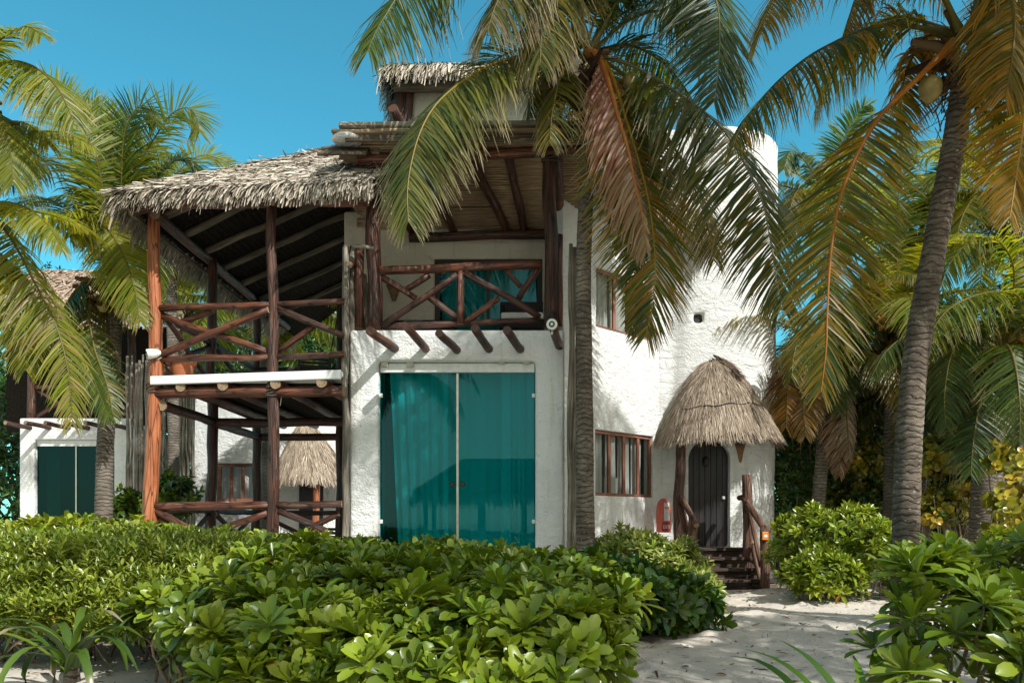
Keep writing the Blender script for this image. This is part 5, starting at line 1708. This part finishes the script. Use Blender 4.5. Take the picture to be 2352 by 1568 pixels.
# shaggy trunk at the right edge
p4 = bg_palm('palm with a shaggy trunk of old leaf boots near the right edge', 2300, 815, 13.4,
             [Vector(P(2248, 1370, 13.4)), P(2256, 1250, 13.4), P(2272, 1050, 13.4), P(2292, 900, 13.4), P(2302, 830, 13.4)], .235, .225,
             [([(2300, 810), (2345, 700), (2310, 672), (2250, 676), (2185, 706), (2150, 745), (2130, 800)], 12.8, .85, YGREEN + GREEN, .9, (0, .35)),
              ([(2300, 810), (2330, 640), (2300, 560), (2240, 548), (2185, 600), (2160, 660)], 13.2, .8, YGREEN + GREEN, .8, (0, .4)),
              ([(2300, 812), (2290, 760), (2240, 740), (2190, 800), (2170, 900), (2172, 980)], 13.0, .7, GREEN, .8, (0, .5)),
              ([(2302, 815), (2340, 780), (2380, 830), (2390, 950)], 13.2, .8, GOLD + MIXG, .7, G_),
              ([(2302, 812), (2370, 700), (2460, 700), (2500, 800)], 13.2, .8, YGREEN, .7, G_),
              ([(2300, 815), (2280, 850), (2250, 930), (2235, 1020), (2230, 1090)], 12.9, .7, DGREEN + GREEN, .6, (.2, .7))],
             GREEN, autos=ring_autos(8, 2.8, (0, 70)), heart=.24)
fm = FM()
for k in range(260):
    t = (k + RND.random()) / 260; z = .5 + t * 2.6; a = RND.uniform(0, 6.28)
    c = P(2256 + (2302 - 2256) * t, 1200, 13.4); c = Vector((c.x, c.y, z))
    d = Vector((math.cos(a), math.sin(a), .55)).normalized(); s_ = Vector((-math.sin(a), math.cos(a), 0))
    ln = RND.uniform(.09, .2); b0 = c + Vector((d.x, d.y, 0)) * .20
    pts = np.array([[tuple(b0 - s_ * .05), tuple(b0 + Vector((d.x, d.y, 0)) * .03), tuple(b0 + s_ * .05)], [tuple(b0 + d * ln * .6 - s_ * .035), tuple(b0 + d * ln * .6 + Vector((d.x, d.y, 0)) * .02), tuple(b0 + d * ln * .6 + s_ * .035)], [tuple(b0 + d * ln - s_ * .015), tuple(b0 + d * ln), tuple(b0 + d * ln + s_ * .015)]])
    fm.grid(pts[None], pick([(.20, .15, .10), (.32, .26, .19), (.10, .07, .045), (.40, .34, .27)], 1))
fm.build('leaf_boots', M['twig'], p4)
bg_palm('shadowed palm with a curved trunk and dead fronds right of the white tower', 1900, 820, 15.5,
        [Vector(P(1872, 1345, 15.5)), P(1876, 1200, 15.5), P(1888, 1050, 15.5), P(1896, 900, 15.5), P(1900, 830, 15.5)], .135, .11,
        [([(1905, 820), (1915, 880), (1925, 960), (1930, 1040), (1928, 1090)], 15.0, .5, BROWN + TAN, 1.0, G_),
         ([(1900, 820), (1935, 870), (1945, 960), (1950, 1050)], 15.0, .45, TAN, 1.1, G_),
         ([(1895, 815), (1850, 780), (1815, 860), (1805, 980)], 15.0, .75, GOLD + BROWN, .8, G_),
         ([(1895, 815), (1860, 840), (1845, 920), (1850, 1000)], 14.8, .6, TAN + GOLD, .8, G_)],
        MIXG, autos=ring_autos(11, 3.0, (0, 75)), heart=.17)
bg_palm('tall pale palm far behind the tower top with upright feathery fronds', 1915, 500, 21,
        [Vector(P(1915, 1300, 21)), P(1918, 900, 21), P(1915, 520, 21)], .15, .12,
        [([(1915, 500), (1910, 420), (1935, 330), (1975, 255), (2000, 240)], 20, .9, GREEN + YGREEN, .5, (.2, .9)),
         ([(1910, 500), (1880, 420), (1840, 360), (1815, 350), (1800, 390)], 20, .9, GREEN, .7, G_),
         ([(1905, 500), (1870, 450), (1830, 440), (1805, 520)], 20, .9, GOLD + GREEN, .9, G_)],
        GREEN + YGREEN, autos=ring_autos(10, 3.6, (5, 75)), w=.045)
bg_palm('yellow-green palm filling the gap behind the leaning trunk', 2110, 560, 16.5,
        [Vector(P(2120, 1300, 16.5)), P(2118, 900, 16.5), P(2110, 580, 16.5)], .14, .11, [], YGREEN + GREEN, autos=ring_autos(15, 3.2, (0, 75)), w=.042)
bg_palm('tall palm at the right edge behind the golden fronds', 2330, 470, 15.5,
        [Vector(P(2345, 1300, 15.5)), P(2345, 900, 15.5), P(2330, 490, 15.5)], .14, .11, [], YGREEN + MIXG, autos=ring_autos(14, 3.2, (0, 70)), w=.042)
bg_palm('low palm in the thicket between tower and leaning trunk', 1975, 900, 17.5,
        [Vector(P(1975, 1300, 17.5)), P(1976, 1100, 17.5), P(1975, 920, 17.5)], .13, .11, [], GREEN + DGREEN, autos=ring_autos(13, 2.7, (-5, 65)), w=.042, skirt=2)
bg_palm('dark palm in the thicket right of the leaning trunk', 2200, 900, 16,
        [Vector(P(2195, 1300, 16)), P(2196, 1100, 16), P(2200, 920, 16)], .13, .11, [], DGREEN + GREEN, autos=ring_autos(13, 2.8, (-5, 65)), w=.042)

# --- left side
LY = YGREEN + GREEN[2:]
bg_palm('coconut palm with tall upright fronds and a pale ringed trunk left of the terrace', 252, 640, 13.4,
        [Vector(P(236, 1370, 13.2)), P(238, 1200, 13.2), P(243, 1000, 13.3), P(256, 850, 13.35), P(262, 720, 13.4), P(254, 650, 13.4)], .148, .125,
        [([(262, 620), (276, 520), (279, 422), (283, 328), (295, 279), (324, 242), (352, 262), (360, 290)], 13.0, .85, GREEN + YGREEN[:1], .35, (.5, .9)),
         ([(266, 620), (285, 500), (303, 410), (361, 308), (394, 262), (431, 248), (452, 270), (458, 305)], 12.8, .95, LY, .4, (.5, .9)),
         ([(250, 620), (246, 520), (230, 400), (205, 328), (156, 246), (107, 195), (55, 195)], 12.6, 1.0, LY, .5, (.3, .8)),
         ([(256, 620), (262, 480), (250, 330), (215, 255), (170, 235)], 13.6, .95, LY, .4, (.4, .9)),
         ([(258, 618), (268, 480), (272, 360), (262, 290), (240, 250)], 13.9, .9, GREEN + YGREEN, .3, (.5, .9)),
         ([(266, 620), (300, 520), (345, 430), (400, 370), (440, 370), (455, 400)], 13.6, .7, DGREEN + GREEN, .6, (.1, .6)),
         ([(272, 620), (330, 500), (390, 415), (451, 361), (495, 362), (545, 385)], 14.4, .9, YGREEN, .5, (.4, .8)),
         ([(245, 618), (220, 540), (160, 500), (80, 505), (0, 512), (-60, 540)], 12.4, .95, LY, .9, (0, .35)),
         ([(255, 612), (236, 540), (205, 505), (180, 508), (160, 540)], 12.6, .8, LY, .9, (0, .5)),
         ([(258, 610), (240, 535), (225, 512), (254, 533), (287, 595), (308, 660), (322, 740)], 12.3, .72, YGREEN, .55, (0, .85)),
         ([(245, 618), (210, 440), (140, 380), (60, 390), (-20, 430)], 14.2, .95, DGREEN + GREEN, .8, (0, .3)),
         ([(245, 620), (200, 520), (110, 460), (20, 470)], 14.6, .9, DGREEN, .8, (0, .3)),
         ([(270, 620), (330, 520), (420, 480), (520, 500)], 15.0, .8, DGREEN + GREEN, .8, (0, .3)),
         ([(240, 640), (190, 650), (140, 720), (120, 800)], 13.0, .6, GREEN + DGREEN, .8, (0, .4)),
         ([(240, 645), (205, 690), (215, 790), (245, 880), (262, 960)], 12.6, .5, GREEN + MIXG, .7, (0, .6))],
        GREEN, autos=[(110, 45, 3.0, 90)], heart=.2, dens=66, w=.036, nuts=((236, 700, -.3, .10, 'coconut'), (262, 690, -.3, .10, 'coconut'), (275, 715, -.2, .09, 'coconut')))
bg_palm('palm beyond the left edge whose fronds hang into the picture over the second villa', -120, 520, 11.2,
        [Vector(P(-160, 1400, 11.2)), P(-150, 1000, 11.2), P(-120, 540, 11.2)], .15, .12,
        [([(-110, 510), (-50, 470), (20, 540), (80, 650), (130, 750), (158, 860), (166, 975)], 10.6, .72, YGREEN + TAN[:1], .9, (0, .6)),
         ([(-110, 515), (-40, 560), (20, 640), (50, 740), (60, 850)], 10.8, .7, YGREEN + MIXG, .9, (0, .5)),
         ([(-110, 510), (-30, 560), (60, 640), (150, 760), (205, 850), (250, 960)], 11.6, .62, GREEN, .8, (0, .5)),
         ([(-120, 500), (-100, 380), (-40, 300), (50, 280), (110, 330)], 10.8, .8, YGREEN, .8, (0, .4))],
        YGREEN, autos=ring_autos(6, 3.0, (10, 70)))
bg_palm('tall palm beyond the upper left corner', -90, 240, 10.5,
        [Vector(P(-230, 1450, 10.5)), P(-180, 800, 10.5), P(-90, 260, 10.5)], .15, .12,
        [([(-80, 230), (-40, 130), (10, 85), (60, 62), (95, 80)], 9.9, .55, LY, .7, (0, .6)),
         ([(-80, 235), (0, 150), (70, 150), (130, 200), (170, 280)], 9.9, .75, LY, .8, (0, .6)),
         ([(-85, 245), (-20, 250), (20, 330), (30, 420)], 10, .7, LY, .8, (0, .6))],
        LY, autos=[(190, 40, 2.6, 90), (240, 50, 2.6, 90), (150, 55, 2.6, 80)])
bg_palm('palm behind the terrace roof that shades the second villa', 392, 560, 19.5,
        [Vector(P(400, 1310, 19.5)), P(398, 900, 19.5), P(392, 580, 19.5)], .15, .12, [], LY + GREEN, autos=ring_autos(12, 3.2, (0, 70)), w=.045)
bg_palm('bright palm behind the terrace seen between the railings', 600, 760, 21.5,
        [Vector(P(610, 1300, 21.5)), P(606, 1000, 21.5), P(600, 780, 21.5)], .15, .12,
        [([(600, 760), (560, 690), (500, 650), (430, 640), (365, 660)], 20.5, 1.0, YGREEN, .95, (0, .5)),
         ([(600, 760), (540, 720), (470, 720), (410, 780)], 20.5, .95, YGREEN, .95, (0, .5)),
         ([(605, 760), (650, 690), (720, 680), (780, 740)], 20.5, .95, YGREEN + GREEN, .95, (0, .5))],
        YGREEN + GREEN, autos=ring_autos(12, 3.2, (0, 70)), w=.05)
bg_palm('palm behind the second villa left of the corner post', 420, 700, 25,
        [Vector(P(425, 1300, 25)), P(424, 1000, 25), P(420, 720, 25)], .16, .13, [], YGREEN + GREEN, autos=ring_autos(13, 3.4, (0, 75)), w=.055)
# --- palms beside and behind the photographer: mirrored in the teal glass, and their shade dapples the white front
def shade_palm(label, base, c, n, L, pal=GREEN):
    r = pal_root(label, base, 'coconut palms')
    c = Vector(c)
    trunk(r, [Vector((base[0], base[1], -.1)), Vector((base[0] * .6 + c.x * .4, base[1] * .6 + c.y * .4, c.z * .5)), c - Vector((0, 0, .1))], .15, .11, M['bark'])
    crown_heart(r, c, .18, 12)
    for az, el, L_, bend in ring_autos(n, L, (-5, 65), (70, 110)):
        frond(r, arch(c, az, el, L_, bend), .85, pal, 60, .7, (0, 0), w=.045)
    return r


shade_palm('palm outside the right edge that shades the glass front', (6.9, 5.0), (5.9, 5.1, 10.6), 10, 3.4)
shade_palm('short palm to the right of the photographer', (6.9, 2.4), (6.4, 2.6, 6.0), 12, 3.0)
shade_palm('tall palm to the right of the photographer that shades the hedge', (5.6, -.2), (4.9, .2, 9.4), 11, 3.4)
shade_palm('palm behind the photographer mirrored in the teal glass doors', (-6.2, -5.5), (-4.6, -5.8, 6.9), 18, 4.0)
shade_palm('tallest palm outside the right edge next to the leaning trunk', (7.6, 5.9), (6.9, 5.5, 11.6), 12, 3.4)

# thatched beach shelter behind the photographer, mirrored in the glass
hut = thing('beach_shelter', 'open thatched beach shelter facing the villa, mirrored in the teal glass doors', 'shelter', (-.5, -15, 0))
mb = MB()
hz = [(-4.6, -12.5, 2.5), (3.6, -12.5, 2.5), (3.6, -17.5, 2.5), (-4.6, -17.5, 2.5), (-2.4, -15, 4.2), (1.6, -15, 4.2)]
mb.v = [Vector(p) for p in hz]
for q in ((0, 1, 5, 4), (1, 2, 5), (2, 3, 4, 5), (3, 0, 4)): mb.face(q)
rf = mb.build('thatch_roof', M['under'], hut); md = rf.modifiers.new('thick', 'SOLIDIFY'); md.thickness = .2
fm = FM()
H = [Vector(p) for p in hz]
thatch_patch(fm, H[1], H[0], H[4], H[5], 2500, .5, .05, fringe=900, fl=.5)
fm.build('thatch', M['thatch'], rf)
for x in (-4.1, -1.5, .6, 3.0):
    for y in (-12.9, -17.1): logobj('post', (x, y, -.8), (x, y, 2.55), .12, .11, DW, hut)

# ================================================================== hedges and shrubs
SCA = [(.085, .138, .011), (.145, .20, .014), (.215, .265, .022)]
SCAB = [(.13, .195, .014), (.20, .265, .019), (.27, .315, .026)]
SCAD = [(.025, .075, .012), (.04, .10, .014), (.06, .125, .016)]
BUT = [(.115, .165, .019), (.18, .23, .025), (.25, .29, .036)]
YEL = [(.16, .24, .018), (.22, .28, .025), (.26, .28, .03)]


def B(px, py, Y, rx, ry, rz):
    c = P(px, py, Y); return (c.x, c.y, c.z, rx, ry, rz)


# fine-leaved hedge at the left
shrub('buttonwood_hedge', 'clipped fine-leaved hedge in front of the corner post, bare twigs under it', 'hedge',
      [B(-60, 1315, 7.5, .9, .8, .42), B(110, 1320, 7.4, .95, .85, .44), B(300, 1318, 7.3, .95, .85, .45), B(480, 1330, 7.4, .95, .8, .44), B(200, 1305, 8.3, 1.2, .7, .40), B(440, 1308, 8.2, 1.1, .7, .40), B(20, 1385, 6.9, .8, .5, .34), B(230, 1390, 6.8, .8, .5, .36), B(400, 1390, 6.8, .6, .5, .36)],
      4800, .085, .030, BUT, 11, 'lance', .16, (20, 70), .9, stems=90, shell=(.55, 1.02), stemr=.012, zmin=.2, stemcol=((.10, .07, .05), (.16, .12, .09)), flowers=12)
shrub('naupaka_shrub', 'sunlit yellow-green shrub at the back of the hedge below the second villa', 'shrub',
      [B(-40, 1258, 9.3, 1.0, .7, .30), B(150, 1258, 9.2, 1.0, .7, .32), B(330, 1262, 9.2, .7, .7, .28)], 460, .16, .065, YEL, 12, up=.9, stems=20, group='glossy shrubs')
# the big glossy hedge in the middle, as shrubs that grow into each other
shrub('naupaka_shrub', 'glossy dark green shrub in the middle of the hedge below the glass doors', 'shrub',
      [B(640, 1385, 6.6, .75, .8, .40), B(860, 1390, 6.4, .8, .85, .40), B(1080, 1400, 6.3, .75, .8, .38), B(740, 1330, 7.7, 1.1, .8, .34), B(1030, 1335, 7.7, 1.0, .8, .32), B(900, 1320, 8.7, 1.6, .6, .3)],
      760, .19, .064, SCA, 16, stems=90, flowers=16, group='glossy shrubs', front=.8)
shrub('naupaka_shrub', 'low glossy shrub with open rosettes at the bottom edge left of the middle', 'shrub',
      [B(560, 1450, 5.5, .50, .5, .34), B(760, 1480, 5.0, .55, .5, .34), B(420, 1410, 6.0, .35, .4, .25), B(640, 1560, 4.7, .5, .4, .25), B(920, 1550, 4.5, .5, .4, .25)], 210, .185, .064, SCA, 18, up=.6, stems=34, flowers=8, group='glossy shrubs', front=.6)
shrub('naupaka_shrub', 'glossy shrub with pale branches at the bottom edge beside the sand path', 'shrub',
      [B(1010, 1470, 4.9, .55, .5, .32), B(1200, 1470, 4.7, .5, .5, .34), B(1300, 1490, 4.6, .28, .4, .26), B(1290, 1395, 5.6, .5, .5, .28), B(1150, 1560, 4.3, .4, .3, .2)], 190, .185, .064, SCAB[:2] + SCA, 18, up=.6, stems=44, flowers=6, group='glossy shrubs', front=.6, stemr=.018, stemcol=((.30, .23, .16), (.40, .32, .23)))
shrub('naupaka_shrub', 'leafy shrub below the white corner of the glass front', 'shrub',
      [B(1180, 1345, 8.2, .8, .7, .30), B(1290, 1360, 7.6, .6, .7, .32), B(1240, 1330, 9.0, .8, .5, .28)], 260, .19, .075, SCAB[:1] + SCA, 14, up=.85, stems=26, group='glossy shrubs')
shrub('naupaka_shrub', 'back row of the hedge in front of the log terrace', 'shrub',
      [B(520, 1285, 9.3, .9, .55, .30), B(660, 1290, 9.4, .9, .55, .28), B(800, 1295, 9.6, .8, .55, .26)], 320, .16, .06, BUT + SCAB[:1], 12, up=.9, stems=16, group='glossy shrubs')
shrub('naupaka_shrub', 'dark shrub at the foot of the straight palm trunk', 'shrub',
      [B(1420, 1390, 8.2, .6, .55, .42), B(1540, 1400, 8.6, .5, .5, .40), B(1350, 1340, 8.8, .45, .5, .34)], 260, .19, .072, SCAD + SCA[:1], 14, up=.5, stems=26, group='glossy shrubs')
shrub('narrow_leaf_shrub', 'light green narrow-leaved shrub beside the entrance steps', 'shrub',
      [B(1450, 1312, 11.4, .75, .6, .60), B(1548, 1325, 11.2, .5, .55, .52), B(1580, 1370, 10.4, .42, .5, .40)], 680, .15, .042, [(.16, .22, .035), (.22, .27, .05), (.28, .30, .07)], 12, 'lance', .08, (20, 110), .45, stems=30)
shrub('narrow_leaf_shrub', 'sunlit bush to the right of the stair handrail', 'shrub',
      [B(1868, 1250, 12.4, .62, .7, .55), B(1950, 1250, 11.8, .7, .7, .58), B(1885, 1325, 11.0, .5, .5, .36), B(2020, 1290, 11.2, .6, .6, .5)], 800, .15, .05, SCAB + SCA[1:], 12, 'lance', .08, (20, 100), .7, stems=50, stemcol=((.14, .10, .07), (.24, .18, .13)))
shrub('naupaka_shrub', 'large-leaved glossy shrub in the right foreground', 'shrub',
      [B(2130, 1385, 4.1, .32, .3, .24), B(2060, 1445, 4.0, .20, .25, .2), B(2280, 1420, 4.2, .34, .3, .22), B(2200, 1530, 3.7, .34, .3, .24), B(2340, 1545, 3.8, .28, .3, .2)], 54, .19, .062, SCAB[:2] + SCA, 18, up=.75, stems=24, group='glossy shrubs', front=.6, stemcol=((.2, .15, .1), (.3, .24, .17)))
shrub('naupaka_shrub', 'green shrub at the right edge under the shaggy palm', 'shrub',
      [B(2330, 1310, 8.0, .5, .5, .36), B(2380, 1340, 6.5, .5, .5, .4)], 110, .18, .07, SCA + SCAB, 14, up=.8, stems=20, group='glossy shrubs')
# sea grapes and thicket behind
GRAPE = [(.13, .17, .018), (.28, .25, .024), (.42, .30, .025), (.06, .105, .016)]
shrub('sea_grape', 'sea grape bush with round yellow leaves right of the leaning trunk', 'shrub',
      [B(2170, 1060, 14.6, .75, .6, .6), B(2150, 1180, 14.2, .65, .5, .5), B(2215, 1150, 14.6, .65, .5, .65)], 460, .11, .105, GRAPE[1:3] + GRAPE, 8, 'round', .22, (35, 120), .1, stems=46, group='sea grapes', stemcol=((.2, .15, .1), (.3, .25, .18)))
shrub('sea_grape', 'sea grape thicket between the shadowed palm and the young palm', 'shrub',
      [B(1960, 1080, 17.0, .7, .6, .95), B(2005, 1180, 16.6, .8, .6, .7), B(1890, 1180, 17.0, .8, .6, .65)], 620, .11, .10, GRAPE + SCAD, 8, 'round', .22, (35, 120), .1, stems=46, group='sea grapes', stemcol=((.2, .15, .1), (.3, .25, .18)))
shrub('sea_grape', 'sea grape sprig with large round leaves at the right edge', 'shrub',
      [B(2330, 1180, 11.0, .4, .4, .5), B(2340, 1060, 12.0, .5, .4, .4)], 90, .13, .125, GRAPE[:3], 7, 'round', .22, (35, 120), .2, stems=22, group='sea grapes')
shrub('background_tree', 'dark broadleaf tree touching the right side of the white tower', 'tree',
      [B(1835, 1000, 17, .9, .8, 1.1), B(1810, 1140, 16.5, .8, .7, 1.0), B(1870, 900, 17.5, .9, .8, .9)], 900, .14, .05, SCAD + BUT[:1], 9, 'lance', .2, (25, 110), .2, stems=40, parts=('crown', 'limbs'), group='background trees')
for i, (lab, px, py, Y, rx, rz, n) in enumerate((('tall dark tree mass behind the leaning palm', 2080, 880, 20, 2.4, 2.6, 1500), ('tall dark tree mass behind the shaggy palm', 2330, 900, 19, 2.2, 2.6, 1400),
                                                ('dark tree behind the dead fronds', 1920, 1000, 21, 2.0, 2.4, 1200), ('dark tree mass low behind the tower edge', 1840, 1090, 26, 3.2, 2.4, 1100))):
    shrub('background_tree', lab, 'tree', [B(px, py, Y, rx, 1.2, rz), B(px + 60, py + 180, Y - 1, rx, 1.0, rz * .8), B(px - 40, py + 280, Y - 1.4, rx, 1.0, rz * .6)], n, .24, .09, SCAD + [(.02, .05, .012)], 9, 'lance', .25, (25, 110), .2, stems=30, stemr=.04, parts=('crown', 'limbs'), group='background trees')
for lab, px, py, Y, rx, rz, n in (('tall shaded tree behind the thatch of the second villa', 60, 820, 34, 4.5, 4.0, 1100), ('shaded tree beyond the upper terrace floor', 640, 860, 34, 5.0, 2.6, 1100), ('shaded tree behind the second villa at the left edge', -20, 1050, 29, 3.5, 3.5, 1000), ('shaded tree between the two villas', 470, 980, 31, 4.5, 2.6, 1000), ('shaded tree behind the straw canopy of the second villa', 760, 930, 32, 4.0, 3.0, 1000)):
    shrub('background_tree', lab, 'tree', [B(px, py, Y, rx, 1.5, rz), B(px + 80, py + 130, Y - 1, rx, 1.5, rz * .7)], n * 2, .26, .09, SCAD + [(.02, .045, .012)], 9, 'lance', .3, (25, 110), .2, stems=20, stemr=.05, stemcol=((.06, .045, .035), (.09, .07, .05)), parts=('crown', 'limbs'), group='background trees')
# planting round the terrace foot
shrub('leafy_plant', 'broad-leaved green plant growing between corner post and stick screen', 'plant',
      [B(400, 1150, 17, .55, .5, .62), B(330, 1190, 16, .4, .4, .45)], 150, .20, .10, SCA + SCAD, 9, 'lance', .2, (30, 110), .4, stems=16)
shrub('leafy_plant', 'dark leafy plant at the foot of the pale ringed trunk', 'plant',
      [B(290, 1190, 13.6, .35, .35, .5)], 70, .17, .09, SCAD + SCA, 9, 'lance', .2, (30, 110), .4, stems=12)
for lab, px, Y, n in (('feathery dark fern palm below the window of the second villa', 535, 19.5, 12), ('dark fan of palm leaves beside the left stick screen', 772, 17.5, 12)):
    c = P(px, 1200, Y); c.z = .5
    r = thing('fern_palm', lab, 'plant', (c.x, c.y, 0), 'fern palms')
    MB().tube([Vector((c.x, c.y, -.1)), Vector((c.x, c.y, .35)), c], [.07, .06, .05], 8).build('stem', M['bark'], r)
    for i in range(n): frond(r, arch(c, i * 137.5, RND.uniform(20, 75), RND.uniform(.9, 1.3), 85, 5), .26, DGREEN, 30, .4, (0, .2), w=.022, dry=.05, ribr=.012)

STR = [(.07, .15, .014), (.11, .19, .018), (.16, .22, .02)]
strap_plant('spider_lily', 'strap-leaved plant with arching leaves at the bottom of the sand path', Vector((1.50, 3.35, .06)), 34, 1.0, .05, STR[:2] + [(.04, .09, .012)], (15, 75), (60, 300), 75, group='strap-leaved plants')
strap_plant('spider_lily', 'strap-leaved plant in the bottom right corner', Vector((2.25, 3.3, .05)), 30, .85, .055, STR, (30, 85), (0, 360), 85, group='strap-leaved plants')
strap_plant('spider_lily', 'strap-leaved plant with drooping leaves under the fine-leaved hedge', P(165, 1545, 5.7), 20, .95, .06, [(.04, .085, .012), (.06, .11, .014), (.10, .15, .018)], (30, 80), (0, 360), 140, group='strap-leaved plants')
strap_plant('spider_lily', 'small bright leaf tuft at the foot of the leaning trunk', Vector((4.1, 8.2, .08)), 20, .6, .04, STR, (40, 85), (0, 360), 70, group='strap-leaved plants')

# low wall and post at the far right
lw = thing('garden_wall', 'weathered brown garden wall behind the shaggy palm', 'wall', (10.5, 15.5, 0))
wall('masonry', lambda u, z, d: (u, 15.6 + d, z), (8.9, 13.5), (-.1, 2.15), [], .3, M['stone'], lw, jit=.03, step=.3, bevel=.05)
MB().box((8.85, 15.55, 2.152), (13.6, 15.95, 2.27)).build('coping', M['stone'], lw, .03)
MB().box((9.85, 15.40, .6), (10.3, 15.58, 1.5)).build('pier', M['stone'], lw, .03)

# fallen leaves and twigs on the sand
m = 5200
fm = FM()
pos = np.stack([NR.uniform(-6, 6, m), NR.uniform(3.0, 14, m), np.zeros(m)], 1)
pos[:, 2] = [ground_z(x, y) + .008 for x, y in pos[:, :2]]
D = nrm(np.stack([NR.normal(0, 1, m), NR.normal(0, 1, m), NR.normal(0, .12, m)], 1)); N = nrm(np.stack([NR.normal(0, .3, m), NR.normal(0, .3, m), np.ones(m)], 1))
sz = NR.uniform(.25, 1, m) ** 2 * .095 + .010
leaves3(fm, pos, D, N, sz, sz * NR.uniform(.08, .35, m), NR.uniform(-.3, .5, m), pick([(.16, .09, .045), (.25, .16, .08), (.08, .05, .03)], m), shape='lance')
tag(fm.build('leaf_litter', M['litter']), kind='stuff')
